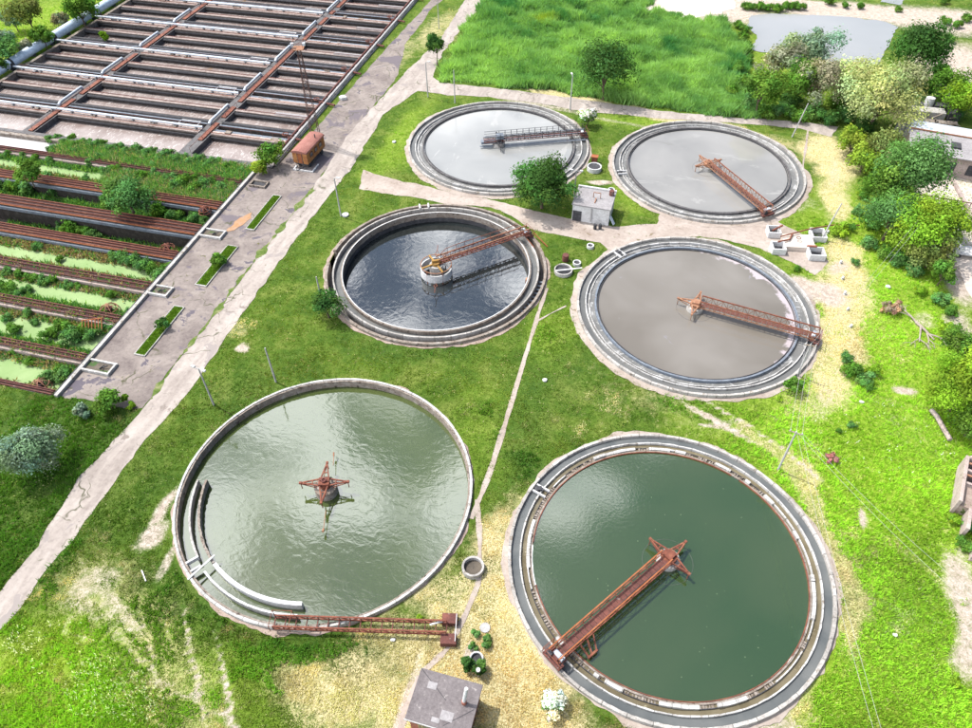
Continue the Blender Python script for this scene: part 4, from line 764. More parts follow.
for k in range(9):
    b0 = 107.9+14.2*k
    if b0+11 > AY1: break
    for j, (xa, xb) in enumerate(xs()):
        wd = 1.9 if j < 2 else 1.3
        o = MB().box(xa, xb, b0, b0+wd, -2.2, .10).build('walkway_wall', M['wall_shaded'], t); MB().box(xa, xb, b0+.25, b0+wd+.05, .102, .24).build('slab_cap', M['cap'], o)
        if j == 2: MB().box(xa, xb, b0+1.302, b0+2.3, -2.2, .05).build('walkway_wall', M['bluegrey'], t)
        o = MB().box(xa, xb, b0+3.5, b0+3.9, -2.2, .16).build('gallery_wall', M['wall_shaded'], t); MB().box(xa, xb, b0+3.52, b0+3.9, .162, .22).build('wall_cap', M['bluegrey'], o); MB().tube([(xa, b0+4.75, -.05), (xb, b0+4.75, -.05)], .45, 8).build('gallery_pipe', M['dark'], t)
        MB().bar((xa, b0-.12, -.35), (xb, b0-.12, -.35), .2, .3).build('gallery_pipe', M['dark'], t)
        o = MB().box(xa, xb, b0+9.6, b0+10.35, -2.2, .0).build('partition_wall', M['wall_shaded'], t); MB().box(xa, xb, b0+9.75, b0+10.4, .002, .14).build('slab_cap', M['cap'], o); MB().tube([(xa, b0+9.3, -.3), (xb, b0+9.3, -.3)], .28, 6).build('side_pipe', M['dark'], o)
        MB().tube([(xa, b0+.5, .42), (xb, b0+.5, .42)], .07, 5).build('conduit', M['rust'], t); MB().tube([(xa, b0+10.15, .32), (xb, b0+10.15, .32)], .08, 5).build('conduit', M['rust_dark'], t); MB().tube([(xa, b0+6.9, -.75), (xb, b0+6.9, -.75)], .07, 5).build('conduit', M['concrete_pink'], t)
        mb = MB(); n = int((xb-xa)/2.2)
        for i in range(n): xx = xa+1+i*2.2; mb.bar((xx, b0+1.85, .2), (xx, b0+1.85, 1.1), .05)
        mb.bar((xa, b0+1.85, 1.1), (xb, b0+1.85, 1.1), .05); mb.build('handrail', M['rust_dark'], t)
        mb = MB()
        for i in range(int((xb-xa)/7)):
            xx = xa+random.uniform(1, xb-xa-2); mb.box(xx, xx+random.uniform(.4, 1.6), b0+.5+random.random(), b0+1.3+random.random()*.5, .242, .32+random.random()*.3)
        mb.build('loose_slab', M['roof_grey' if k%2 else 'concrete_stained'], t)
    if b0 < 190: MB().box(AX1-random.uniform(5.5, 8), AX1-.02, b0+9.9, b0+10.95, .16, .28).build('cover_panel', M['roof_grey'], t)
for j, xc in enumerate(XC):
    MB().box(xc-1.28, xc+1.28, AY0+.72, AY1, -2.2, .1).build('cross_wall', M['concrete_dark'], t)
    w = empty('crossing_walkway', (xc, AY0, .1), ['rust red walkway crossing the basin channels, left one', 'rust red walkway crossing the basin channels, right one'][j], 'walkway', 'walkways crossing the aeration basin')
    mb = MB()
    for i in range(60):
        if random.random() < .86: mb.box(.0, .95, 1+i*2.2+.03, 1+i*2.2+2.17, .05, .22)
    mb.build('deck', M['rust'], w); mb = MB()
    for i in range(30): mb.bar((1.2, 1+i*4.4, .2), (1.2, 1+i*4.4, 1.1), .05)
    mb.bar((1.2, 1, 1.1), (1.2, 133, 1.1), .05); mb.build('handrail', M['rust_dark'], w)
    for k in range(8):
        b0 = 7.7+14.2*k+4.2
        q = empty('air_pipe', (xc-.75, AY0+b0, .1), '%s pale pipe length along the %s crossing walkway, counted from the near edge' % (ordn(k), ['left', 'right'][j]), 'pipe', 'pipe lengths along the crossing walkways')
        MB().tube([(0, 0, .55), (0, 6.6, .55)], .24, 10).build('pipe_run', M['pipe'], q); MB().tube([(0, -.8, .2), (0, 0, .55)], .3, 10).tube([(0, 6.5, .55), (0, 6.6, .1)], .3, 10).build('flange', M['pipe'], q)
for k in range(8):
    b0 = 107.9+14.2*k
    q = empty('air_main', (AX0, b0+1.3, .22), '%s long pale blue air pipe across the aeration basin, counted from the near edge' % ordn(k), 'pipe', 'long air pipes across the aeration basin')
    MB().tube([(-1.2, 0, .6), (52.2, 0, .6)], .22, 10).build('pipe_run', M['pipe'], q); mb = MB()
    for i in range(12): mb.box(1+i*4.5, 1.3+i*4.5, -.3, .3, 0, .34)
    mb.build('support', M['concrete'], q)
    MB().tube([(47, .1, .65), (47, 1.6, .65), (51, 1.6, .65), (51, .1, .65)], .1, 6).build('bypass', M['white'], q)
    MB().box(-1.6, -1.0, -.5, .5, -.2, 1.3).build('valve_box', M['dark'], q)
    v = empty('gate_valve', (AX1+.1, b0+1.9, .28), '%s rusty gate valve on the aeration basin right wall, from the near end' % ordn(k), 'valve', 'valves along the right wall of the aeration basin')
    mb = MB(); mb.tube([(-1.6+.55*math.cos(a*PI/6), .0+.55*math.sin(a*PI/6), .9) for a in range(13)], .07, 5, False); mb.build('rim', M['rust'], v)
    MB().bar((-2.1, 0, .9), (-1.1, 0, .9), .06).bar((-1.6, -.5, .9), (-1.6, .5, .9), .06).tube([(-1.6, 0, 0), (-1.6, 0, .9)], .08, 6).build('spindle', M['rust_dark'], v); MB().tube([(-1.2, 0, .35), (2.3, -.4, .2)], .22, 8).build('stub_pipe', M['rust_dark'], v)
q = empty('air_main', (AX1+.35, AY0+1, .25), 'pale pipe running along the right wall of the aeration basin', 'pipe'); MB().tube([(0, i*4.0, .42+.04*(i%2)) for i in range(33)], .26, 8).build('pipe_run', M['pole'], q)
MB().tube([(-.9, 0, .35), (-.9, 128, .35)], .2, 8).build('drain_pipe', M['rust_dark'], q)
# big white duct on the left side
q = empty('white_duct', (AX0-2.0, AY0+13, 0), 'thick white duct running along the left edge of the aeration basin', 'pipe')
MB().tube([(0, -25, 1.2), (0, 120, 1.2)], .95, 20).build('duct', M['duct'], q, smooth=True); mb = MB()
for i in range(24): mb.box(-.7, .7, i*6-25, i*6-24.4, 0, .5)
mb.build('support', M['concrete_dark'], q)
for k in range(8):
    mb = MB().ring(.96, 1.1, -.25, .25, n=20); o = mb.build('clamp', M['dark'], q); o.rotation_euler = (R(90), 0, 0); o.location = (0, 108.5-AY0-13+14.2*k+1, 1.2)

# ------------------------------------------------------------------ old basins with rusty rail walls
t = empty('old_basins', (0, 0, 0), 'row of abandoned overgrown basins with rust stained divider walls, left side', 'water basin')
MB().box(BX1, BX1+.5, BY0-.4, BY1, -4.2, .45).build('edge_wall', M['concrete'], t, .04); MB().box(BX1-.5, BX1-.003, BY0, BY1, -4.2, .12).build('inner_ledge', M['dark'], t)
MB().box(BX0, BX1+.001, BY1-.4, AY0-.21, -4.2, .2).build('edge_wall', M['concrete_stained'], t)
WB = [(44.5, .9, 0), (50.7, 1.3, 0), (58.2, 1.5, 0), (65.4, 1.7, 0), (72.8, 1.9, 1), (79.2, 2.5, 1), (86.4, 2.0, 1), (94.2, 1.2, 0)]     # y, width, strongly rusty
wl = ['nearest', 'second', 'third', 'fourth', 'fifth', 'sixth', 'seventh', 'farthest']
for i, (b0, w_, rusty) in enumerate(WB):
    MB().box(BX0, BX1-.51, b0, b0+w_, -4.2, 0.0).build('divider_wall', M['wall_shaded' if rusty else 'concrete_stained'], t)
    MB().box(BX0, BX1-.51, b0-.28, b0-.003, -.75 if rusty else -1.4, -.22).build('kerb', M['bluegrey' if rusty else 'concrete_pink'], t)
    q = empty('rail_track', (BX0, b0, 0), '%s rusty rail track on the divider walls of the old basins, counted from the lawn' % wl[i], 'rail track', 'rusty rail tracks on the old basin walls')
    MB().box(0, BX1-BX0-.52, .12, w_-.05, .004, .07).build('bed', M['rust_bed'], q)
    ys = [.1, w_-.15]+([w_*.36, w_*.66] if rusty else [w_*.55])
    for yy in ys: MB().bar((0, yy, .2), (BX1-BX0-.6, yy, .2), .10, .2).build('rail', M['rust' if rusty else 'rust_dark'], q)
    if rusty: MB().bar((0, -.02, .12), (BX1-BX0-.6, -.02, .12), .1, .12).build('rail', M['rust_orange'], q)
# channel contents
def chan(b0, b1, z, mat, name, x0=BX0, x1=BX1-.5):
    me = bpy.data.meshes.new(name); me.from_pydata([(x0, b0, z), (x1, b0, z), (x1, b1, z), (x0, b1, z)], [], [(0,1,2,3)]); tag(link(name, me, mat), kind='structure')
chan(45, 51, -1.1, M['duckweed'], 'water'); chan(51.5, 59, -1.1, M['duckweed'], 'water'); chan(59, 66, -1.1, M['duckweed'], 'water'); chan(66.5, 73, -1.1, M['duckweed'], 'water')
chan(74, 80, -3.2, M['mud'], 'basin_floor'); chan(81, 87, -2.4, M['mud'], 'basin_floor'); chan(88, 95, -1.0, M['duckweed'], 'water'); chan(95, 99.8, -.5, M['wbasin'], 'water', BX0, -107.5); chan(95, 99.8, -.6, M['mud'], 'basin_floor', -107.5)
# weeds in strips on the walls and ledges: uncountable growth
def weeds(name, x0, x1, y0, y1, z, n, h, cols, label, gap=0.0):
    x = rng.uniform(x0, x1, n); y = rng.uniform(y0, y1, n); k = fbm(x, y, 3.5, 7+int(y0)) > gap; x, y = x[k], y[k]; c = np.array(cols)[rng.integers(0, len(cols), len(x))]
    V, F3, cc = blades(x, y, h*(.5+rng.random(len(x))), .30+0*x, c, 5, .9, z); return V, cc
VV, CC = [], []
GRN = [(.095,.22,.06),(.14,.26,.065),(.07,.18,.065)]; BRN = [(.24,.17,.11),(.20,.15,.09),(.32,.26,.17)]
for (x0, x1, y0, y1, z, n, h, cols, gap) in [(-85,-68.5,45,46,-1,220,.6,BRN+GRN,.4),(-86,-68.5,51.8,53.2,-1,900,.7,GRN,.3),(-90,-68.5,49.2,50.6,-.9,500,.6,BRN+GRN,.3),(-92,-68.5,57,58.2,-.9,700,.6,GRN+BRN,.35),(-92,-68.5,59.6,61,-.9,900,.8,GRN,.3),
   (-95,-68.5,64,65.3,-1,700,.6,BRN+GRN,.35),(-98,-68.5,66.8,68.2,-1,900,.7,GRN+BRN,.35),(-102,-68.5,70.8,72.6,-1,1200,.6,BRN+GRN[:1],.3),(-104,-68.5,74.6,79,-3.2,1500,.8,GRN,.5),(-112,-68.5,81.6,86,-2.4,2200,.9,GRN,.42),
   (-116,-90,88.3,90.4,-.9,900,.8,GRN+BRN,.35),(-93,-68.5,88.3,94,-.9,7000,1.3,GRN+BRN[2:],.3),(-120,-90,92.8,94.1,-.9,900,.7,GRN,.3),(-107,-68.2,95.3,99.5,-.4,8000,1.2,GRN+GRN+BRN[2:],.25),(-104,-68.4,65.6,67,.0,260,.4,GRN+BRN,.5),(-100,-68.4,58.3,59.6,.0,300,.4,GRN+BRN,.5),(-95,-68.4,50.8,52,.0,240,.4,GRN+BRN,.5)]:
    V, cc = weeds('w', x0, x1, y0, y1, z, int(n*.75), h*.7, cols, ''); VV.append(V); CC.append(cc)
V = np.concatenate(VV); tag(link('basin_weeds', np_mesh('basin_weeds', V, None, np.arange(len(V)).reshape(-1, 3), np.concatenate(CC)), M['tuft']), 'tangled green and brown weeds overgrowing the old basin walls', 'weeds', kind='stuff')
BS = [('in the farthest strip beside the aeration basin', -.5, [(50,140,5),(57,138,5),(65,143,5),(72,139,5),(79,145,6),(88,143,5),(96,146,6),(103,144,5),(112,150,6),(120,148,6),(128,152,6),(137,150,6),(145,155,6),(153,152,6),(160,158,6),(168,155,6),(176,160,6),(184,158,5),(192,163,6),(200,160,6),(209,165,6),(217,163,6),(226,168,5),(52,150,5),(75,152,5),(234,165,5),(240,172,5)]),
 ('in the seventh channel of the old basins', -.9, [(5,155,4),(12,153,5),(24,156,5),(37,158,5),(50,160,5),(100,160,7),(92,163,6),(118,170,6),(108,172,6),(130,172,5),(143,178,7),(155,176,6),(166,180,6),(176,177,6),(186,183,7),(196,180,6),(206,185,6),(214,182,6),(178,186,6),(196,190,6),(85,178,4),(150,168,6),(222,190,6),(230,185,5)]),
 ('in the sixth channel of the old basins', -2.4, [(6,186,7),(18,190,8),(30,190,8),(45,186,8),(58,192,6),(160,212,8),(172,216,6),(182,214,6),(196,219,6),(205,222,5),(150,205,6),(110,205,7)]),
 ('in the deep fifth channel of the old basins', -3.2, [(72,230,8),(85,233,7),(95,236,6),(62,228,5)]),
 ('in the fourth channel of the old basins', -1.1, [(38,247,5),(113,254,5),(122,258,7),(133,263,8),(144,268,8),(152,271,7),(160,276,8),(168,268,6),(60,259,4),(72,246,3)]),
 ('in the third channel of the old basins', -1.1, [(8,272,6),(20,274,6),(32,278,6),(44,282,6),(54,280,5),(68,286,5),(8,288,8),(28,290,5),(18,296,6),(78,286,4),(103,285,4),(112,295,5),(140,303,5),(128,312,4)]),
 ('in the second channel of the old basins', -1.1, [(6,318,5),(14,330,7),(35,322,4),(50,335,8),(62,328,8),(72,338,9),(82,332,7),(92,336,7),(60,312,5),(45,312,4),(105,325,6),(112,328,5),(30,312,6)]),
 ('in the nearest channel of the old basins', -1.1, [(13,349,6),(60,368,5),(50,378,8),(64,376,8),(86,358,5),(30,362,5)])]
for (where, z, L) in BS:
    L = sorted(L)
    for i, (u, v, r) in enumerate(L): put_shrub(u, v, r*(1.0 if v > 240 else 1.15 if v > 182 else .92), ['bluegreen', 'green', 'bluegreen', 'green'][(i*7+int(u))%4 if v > 182 else (i+int(u))%3], (i+int(v))%3, '%s shrub from the left, %s' % (ordn(i), where), 'shrubs growing '+where, 1.0, z)
# rusty cages standing in the basins
def cage(u, v, z, s, lab, mat='rust'):
    x, y = W(u, v, z+.6); q = empty('rusty_cage', (x, y, z), lab, 'metal frame', 'rusty frames left in the old basins', random.uniform(0, 3)); mb = MB()
    for k in range(5):
        a = k*PI/4; mb.tube([(s*math.cos(p)*math.cos(a), s*math.cos(p)*math.sin(a), s*math.sin(p)) for p in [j*PI/8 for j in range(9)]], .06, 5, False)
    for hh in (0.05, .5): rr = s*math.sqrt(1-hh*hh); mb.tube([(rr*math.cos(j*PI/8), rr*math.sin(j*PI/8), s*hh) for j in range(17)], .06, 5, False)
    mb.build('frame', M[mat], q); MB().ring(s*.2, s*.35, 0, s*.6, n=12).build('hub', M['rust_dark'], q)
cage(167, 248, -.6, 1.3, 'rusty round cage by the end of the fifth channel'); cage(109, 309, -.8, 1.4, 'pale straw coloured domed cage beside the third channel', 'rust_pale'); cage(40, 384, -.9, 1.3, 'mossy domed cage at the end of the nearest channel', 'rust_pale'); cage(204, 209, -.2, 1.0, 'rusty round cage on the seventh wall of the old basins')
x, y = W(93, 327, -.3); q = empty('steel_rack', (x, y, -.6), 'leaning pink red rack of bars in the second channel', 'metal frame', None, .4); mb = MB()
for i in range(7): mb.bar((-1.3+i*.43, -.7, .2), (-1.3+i*.43, .7, 1.1), .1)
mb.bar((-1.4, -.7, .2), (1.4, -.7, .2), .12).bar((-1.4, .7, 1.1), (1.4, .7, 1.1), .12); mb.build('bars', M['rust_orange'], q)
# box pits set in the wall along the yard
for i, (u, v) in enumerate([(216,234),(162,291),(104,368)]):
    x, y = W(u, v, .3); q = empty('kerbed_pit', (x, y, 0), ['small pale kerbed pit at the wall top, farthest of three along the yard edge', 'small pale kerbed pit, middle one of three along the yard edge', 'small pale kerbed pit, nearest of three along the yard edge'][i], 'pit', 'kerbed pits along the yard edge')
    x0 = BX1+.52-x; MB().box(x0, 1.3, -1.0, -.72, 0, .45).box(1.02, 1.3, -.72, .9, 0, .45).box(x0, 1.3, .9, 1.15, 0, .35).build('kerb', M['rim_white'], q, .03); MB().box(x0, 1.02, -.72, .9, .055, .1).build('fill', M['mud'], q); MB().bar((-.6, -.2, .2), (.4, .3, .5), .12).bar((-.4, .5, .2), (-.2, -.4, .6), .1).build('fitting', M['dark'], q)
x, y = W(259, 183.5, .3); q = empty('kerbed_pit', (x, y, 0), 'pale kerbed pit beside the leafy corner bush', 'pit'); MB().box(-1.5, 1.5, -.9, -.65, 0, .4).box(-1.5, 1.5, .65, .9, 0, .4).box(-1.5, -1.25, -.65, .65, 0, .4).box(1.25, 1.5, -.65, .65, 0, .4).build('kerb', M['concrete_stained'], q, .03); MB().box(-1.25, 1.25, -.65, .65, .055, .1).build('fill', M['dark'], q)

# planters in the yard
M['lawn'] = surf('planter_grass', [(.3,(.05,.11,.012)), (.5,(.09,.17,.018)), (.7,(.14,.22,.03))], .6, 6, bs=.8)
def planter(pc, lab, mir=0):
    P = [Vector(W(*p)) for p in pc]; c_ = sum(P, Vector((0, 0)))/4; w_ = ((P[0]-P[1]).length+(P[3]-P[2]).length)/2; l_ = ((P[0]-P[3]).length+(P[1]-P[2]).length)/2
    q = empty('planter', (c_.x, c_.y, 0), lab, 'planter', 'long grass planters in the yard'); w_ /= 2; l_ /= 2
    MB().box(-w_, -w_+.13, -l_, l_, .0, .2).box(w_-.13, w_, -l_, l_, 0, .2).box(-w_+.162, w_-.162, -l_, -l_+.16, 0, .22).box(-w_+.162, w_-.162, l_-.16, l_, 0, .22).build('kerb', M['concrete'], q, .02)
    MB().box(-w_+.163, w_-.163, -l_+.163, l_-.163, .05, .14).build('turf', M['lawn'], q)
    n = int(l_*w_*300); x = rng.uniform(-w_+.25, w_-.25, n); y = rng.uniform(-l_+.25, l_-.25, n); V, F3, cc = blades(x, y, .14+0*x, .12+0*x, np.tile([.09,.17,.02], (n, 1)), 3, .8, .13); g = link('grass', np_mesh('g', V, None, F3, cc), M['tuft'], q); g['kind'] = 'stuff'
planter([(195,284.5),(205,288),(239,248),(229,245)], 'grass planter with a round shrub on it, in the middle of the yard'); planter([(134,354.5),(144,357.5),(185.5,308.5),(175.5,305.5)], 'nearest grass planter in the yard, with a thin sapling'); planter([(245,229.5),(254,231),(282,197),(274,195)], 'farthest grass planter in the yard, beyond the orange stain')
tree(218, 261, 7.5, 'green', 'round green shrub on the middle planter', 'shrub', .85, .0, ncl=14); tree(161, 325, 6.5, 'dark', 'thin dark sapling on the nearest planter', 'shrub', .9, .1, leaves=500, ncl=9)
sheet('rust_stain', Wp([(226,228),(240,218),(250,213),(253,219),(243,226),(230,232),(222,234)]), .060, surf('orange_stain', [(.3,(.34,.22,.15)), (.5,(.48,.27,.14)), (.7,(.40,.32,.28))], .5, 2), .5, .6, 15)

# ------------------------------------------------------------------ trailer, mast
x, y = W(310, 155, .8); q = empty('site_trailer', (x, y, 0), 'rusty orange site trailer with a red roof beside the lattice mast', 'trailer', None, R(-3))
MB().box(-1.4, 1.4, -3.3, 3.3, 1.0, 3.0).build('body', weathered('trailer_rust', (.14,.05,.025), (.34,.15,.05), (.50,.30,.12), 1.6, spots=(2.2, .55, (.20,.07,.035))), q)
mb = MB(); n = 8
mb.add([(-1.55*math.cos(k*PI/n), s*3.5, 3.0+.5*math.sin(k*PI/n)) for s in (-1, 1) for k in range(n+1)], [(k, k+1, n+2+k, n+1+k) for k in range(n)]+[tuple(range(n+1)), tuple(range(n+1, 2*n+2))[::-1], (0, n+1, 2*n+1, n)]); mb.build('roof', weathered('roof_red', (.28,.11,.09), (.40,.17,.14), (.48,.24,.2), .8), q)
for yy in (-2.2, -.5, 1.2): f = MB().box(1.41, 1.46, yy, yy+.9, 1.8, 2.5).build('window', M['glass'], q); MB().box(1.47, 1.5, yy-.08, yy, 1.75, 2.55).box(1.47, 1.5, yy+.9, yy+.98, 1.75, 2.55).box(1.47, 1.5, yy, yy+.9, 2.5, 2.58).build('frame', M['rust'], f)
MB().box(-.4, .4, -3.36, -3.31, 1.1, 2.8).build('door', M['rust_orange'], q); MB().box(-.5, -.405, -3.36, -3.31, 1.05, 2.9).box(.405, .5, -3.36, -3.31, 1.05, 2.9).build('door_frame', M['dark'], q); MB().tube([(.7, 1.6, 3.4), (.7, 1.6, 4.1)], .1, 8).build('stove_pipe', M['dark'], q)
MB().box(-1.2, 1.2, -3.2, 3.2, .7, .99).build('chassis', M['dark'], q)
for yy in (-2.2, 2.2):
    for s in (-1, 1): MB().tube([(s*1.05-.14, yy, .46), (s*1.05+.14, yy, .46)], .46, 14).build('wheel', M['dark'], q)
MB().tube([(-.9, -3.3, .7), (0, -5.0, .5)], .07, 6).tube([(.9, -3.3, .7), (0, -5.0, .5)], .07, 6).build('drawbar', M['dark'], q)
x, y = W(306, 168, 0); MB_ = MB().box(-1.9, 1.9, -1.2, -.95, 0, .25).box(1.65, 1.9, -.95, 1.4, 0, .25).box(-1.9, -1.65, -.95, .2, 0, .25); o = MB_.build('kerb_stones', M['white']); o.location = (x, y, 0); tag(o, 'white kerb stones around a corner bed in front of the trailer', 'kerb')
x, y = W(317, 143, 0); q = empty('lattice_mast', (x, y, 0), 'tall slender rusty lattice mast with a lamp platform, by the trailer', 'mast', None, .3)
hb, ht, Hm = .80, .24, 17.3; mb = MB(); nS = 15
def mp(i, s): f_ = i/nS; r_ = hb+(ht-hb)*f_; return Vector((s[0]*r_, s[1]*r_, Hm*f_))
CS = [(-1,-1),(1,-1),(1,1),(-1,1)]
for s in CS: l_ = MB().bar(mp(0, s), mp(nS, s), .08); l_.build('leg', M['mast'], q)
for i in range(nS):
    for k in range(4): a_, b2 = CS[k], CS[(k+1)%4]; mb.bar(mp(i, a_) if i % 2 else mp(i, b2), mp(i+1, b2) if i % 2 else mp(i+1, a_), .04); mb.bar(mp(i+1, a_), mp(i+1, b2), .04)
mb.build('bracing', M['mast'], q); MB().box(-.9, .9, -.9, .9, Hm, Hm+.12).build('platform', M['rust_pale'], q); mb = MB()
for s in CS: mb.bar((s[0]*.85, s[1]*.85, Hm+.1), (s[0]*.85, s[1]*.85, Hm+1.1), .05)
for k in range(4): mb.bar((CS[k][0]*.85, CS[k][1]*.85, Hm+1.1), (CS[(k+1)%4][0]*.85, CS[(k+1)%4][1]*.85, Hm+1.1), .05)
mb.build('railing', M['rust'], q)
for s in (-1, 1): MB().box(s*.95-.25, s*.95+.25, -.3, .3, Hm+.5, Hm+.9).build('floodlight', M['pipe'], q)

# ------------------------------------------------------------------ poles and wires
POLES = {}
def pole(key, bu, bv, h, label, head='lamp', lean=(0, 0), r=.13, ang=0):
    x, y = W(bu, bv); q = empty('lamp_post' if head == 'lamp' else 'utility_pole', (x, y, 0), label, 'lamp post' if head == 'lamp' else 'utility pole', 'poles standing around the tanks', ang); top = Vector((lean[0], lean[1], h))
    MB().tube([(0,0,-.1), top*.5, top], [r, r*.85, r*.65], 10).build('shaft', M['pole'], q)
    if head == 'lamp': MB().tube([top-Vector((0,0,.1)), top+Vector((.5,0,.15))], .05, 6).build('bracket', M['pole'], q); MB().box(top.x+.35, top.x+1.0, top.y-.14, top.y+.14, h+.08, h+.22).build('lamp_head', M['white'], q)
    elif head == 'double':
        MB().bar(top+Vector((-.75,0,-.1)), top+Vector((.75,0,-.1)), .08).build('bracket', M['pole'], q)
        for s in (-1, 1): MB().box(top.x+s*.8-.25, top.x+s*.8+.25, top.y-.14, top.y+.14, h-.1, h+.08).build('lamp_head', M['white'], q)
    elif head == 'cross': MB().bar(top+Vector((-.7,0,-.15)), top+Vector((.7,0,-.15)), .1).build('crossarm', M['wood'], q); [MB().tube([top+Vector((s,0,-.1)), top+Vector((s,0,.15))], .05, 6).build('insulator', M['white'], q) for s in (-.6, 0, .6)]
    POLES[key] = (x, y, top, ang); return q
pole('a', 214, 405, 6.6, 'tall double headed lamp post in grass between the road and the rippled tank', 'double', ang=-.2)
pole('b', 778, 470, 6.9, 'white pole with a crossarm and wires beside the dark green tank', 'cross', ang=-.2)
pole('c', 428, 97, 7.1, 'lamp post at the road junction, left of two near the far left tank', 'lamp'); pole('d', 455, 103, 6.6, 'lamp post right of two beside the far left tank', 'none'); pole('e', 570, 110, 6.8, 'lamp post between the road and the white flowering bush', 'lamp', ang=2)
pole('f', 341, 216, 7.0, 'lamp post with a white footing between the road and the deep tank', 'lamp'); pole('g', 322, 302, 4.6, 'short grey pole behind the round dark shrub of the deep tank', 'none'); pole('h', 276, 382, 6.1, 'grey pole behind the rim of the rippled tank', 'none')
pole('i', 792, 137, 6.6, 'wooden pole beyond the far right tank next to the grove', 'none', (.9, 0)); pole('j', 821, 240, 6.4, 'leaning wooden pole beside the concrete valve chambers', 'none', (1.0, .6)); pole('k', 797, 376, 5.6, 'pale pole rising from a shrub beside the brownish tank', 'cross'); pole('l', 574, 198, 5.2, 'double headed lamp post beside the small white house', 'double'); pole('m', 439, 29, 9.5, 'tall thin pole on the yellow verge near the top of the picture', 'none', r=.1)
x, y = W(345.5, 215.5); o = MB().ring(0, .55, 0, .25, n=14).build('footing', M['white']); o.location = (x, y, 0); tag(o, 'round white concrete footing at the foot of the lamp post by the deep tank', 'footing')
def wire(p, q, sag=.6, r=.022): 
    p = Vector(p); q = Vector(q); return [p.lerp(q, s/14)-Vector((0, 0, 4*sag*(s/14)*(1-s/14))) for s in range(15)]
def ptop(k, off): x, y, t, a = POLES[k]; return (x+t.x+off*math.cos(a), y+t.y+off*math.sin(a), t.z+.12)
def wires(lab, ends, r=.013):
    mb = MB()
    for p, q, s in ends: mb.tube(wire(p, q, s), r, 4)
    o = mb.build('overhead_wires', M['pole']); tag(o, lab, 'wires', 'overhead wires')
far = lambda u, v, z: (*W(u, v, z), z)
wires('overhead wires between the pole by the brownish tank and the pole by the green tank', [(ptop('k', o_), ptop('b', o_), .3) for o_ in (-.6, 0, .6)])
wires('pair of overhead wires running down past the right rim of the green tank', [(ptop('b', 0), far(878, 745, 6.5), .5), (ptop('b', .6), far(886, 745, 6.5), .5)])
wires('pair of overhead wires crossing the bright meadow to the right', [(ptop('b', 0), far(985, 618, 6.5), .7), (ptop('b', .6), far(990, 608, 6.5), .7)])
wires('pair of overhead wires rising to the dense clump of trees', [(ptop('k', 0), far(920, 218, 7), .6), (ptop('k', .6), far(924, 220, 7), .6)])

# ------------------------------------------------------------------ well rings, markers, small stuff
def well(u, v, ro, h, lab, wall=.2, mat='concrete', fill='dark', depth_=.3):
    x, y = W(u, v, h); q = empty('well_ring', (x, y, 0), lab, 'well'); MB().ring(ro-wall, ro, 0, h, n=32).build('rim', M[mat], q, .02); MB().ring(.02, ro-wall-.002, .06, max(.08, h-depth_), n=24).build('fill', M[fill], q); return q
well(473, 566, 1.15, .7, 'round concrete well ring between the two near tanks', .22, 'concrete', 'mud', .5); q = well(563.5, 269, 1.35, .6, 'concrete well ring with a white plank across it, by the deep tank', .18, 'concrete', 'dark', .3); MB().bar((-1.0, -.7, .66), (2.6, .9, .62), .22, .06).build('plank', M['white'], q)
well(577, 262, .6, .5, 'small white manhole beside the ring with the plank', .15, 'white', 'dark', .2); well(590.5, 245, .55, .5, 'small white manhole near the gravel lane', .15, 'white', 'dark', .2); well(594.5, 166, 1.25, .8, 'white ring with a dark cover between the two far tanks', .2, 'white', 'dark', .15); well(611.5, 189, .55, .4, 'small ring beside the far right tank', .15, 'white', 'dark', .2); well(476.5, 658, .65, .5, 'white ring with a dark mouth by the garden shrubs', .14, 'white', 'dark', .3); well(485, 627.5, .5, .15, 'small flat round cover above the garden shrubs', .1, 'pole', 'pole', .02)
x, y = W(565.5, 258, .5); q = empty('rusty_barrel', (x, y, 0), 'rusty barrel standing behind the ring with the plank', 'barrel'); MB().tube([(0,0,0),(0,0,1.1)], .48, 20).build('drum', M['rust_dark'], q); MB().ring(.46, .51, .35, .4, n=20).ring(.46, .51, .72, .77, n=20).build('hoop', M['rust'], q)
x, y = W(594.5, 160, .5); q = empty('rusty_hatch', (x, y, 0), 'rust brown boxy hatch behind the white covered ring', 'hatch'); MB().box(-.5, .5, -.4, .4, 0, 1.2).build('box', M['rust'], q, .04); MB().box(-.6, .6, -.5, .5, 1.2, 1.3).build('lid', M['rust_orange'], q)
MK = [(828,232),(841,262),(843,278),(845,293),(848,309),(851,326)]
mk0 = None
for i, (u, v) in enumerate(MK):
    x, y = W(u, v, .2); lab = '%s white marker stone down the edge of the meadow, counted from the far end' % ordn(i)
    if mk0 is None: mk0 = MB().tube([(0,0,-.05),(0,0,.3),(.02,0,.5)], [.24,.22,.13], 9).build('marker_stone', M['white']); mk0.location = (x, y, 0); tag(mk0, lab, 'stone', 'white marker stones along the meadow edge')
    else: copy_tree(mk0, (x, y), i, None, lab)
for i, (u, v, s, lab) in enumerate([(544.5,380,.35,'white stone alone in the grass left of the near right tank'),(861.5,402,.3,'pale stone in the bright meadow above the red shrub'),(393,640,.25,'small pale stone below the fallen bridge'),(895,635,.25,'small white stone in the bright meadow, low on the right'),(343,99,.9,'pale boulder on the yard beside the aeration basin'),(394,142,.4,'white stone in the grass left of the far left tank'),(888,287,.4,'white slab in the bright meadow below the dense clump')]):
    x, y = W(u, v, .1); mb = MB(); bm = [(math.cos(a)*s*random.uniform(.7, 1.2), math.sin(a)*s*random.uniform(.5, 1)) for a in [k*PI/4 for k in range(8)]]
    mb.prism(bm, 0, s*.7); o = mb.build('stone', M['white'], None, .08*s+.02); o.location = (x, y, 0); tag(o, lab, 'stone')
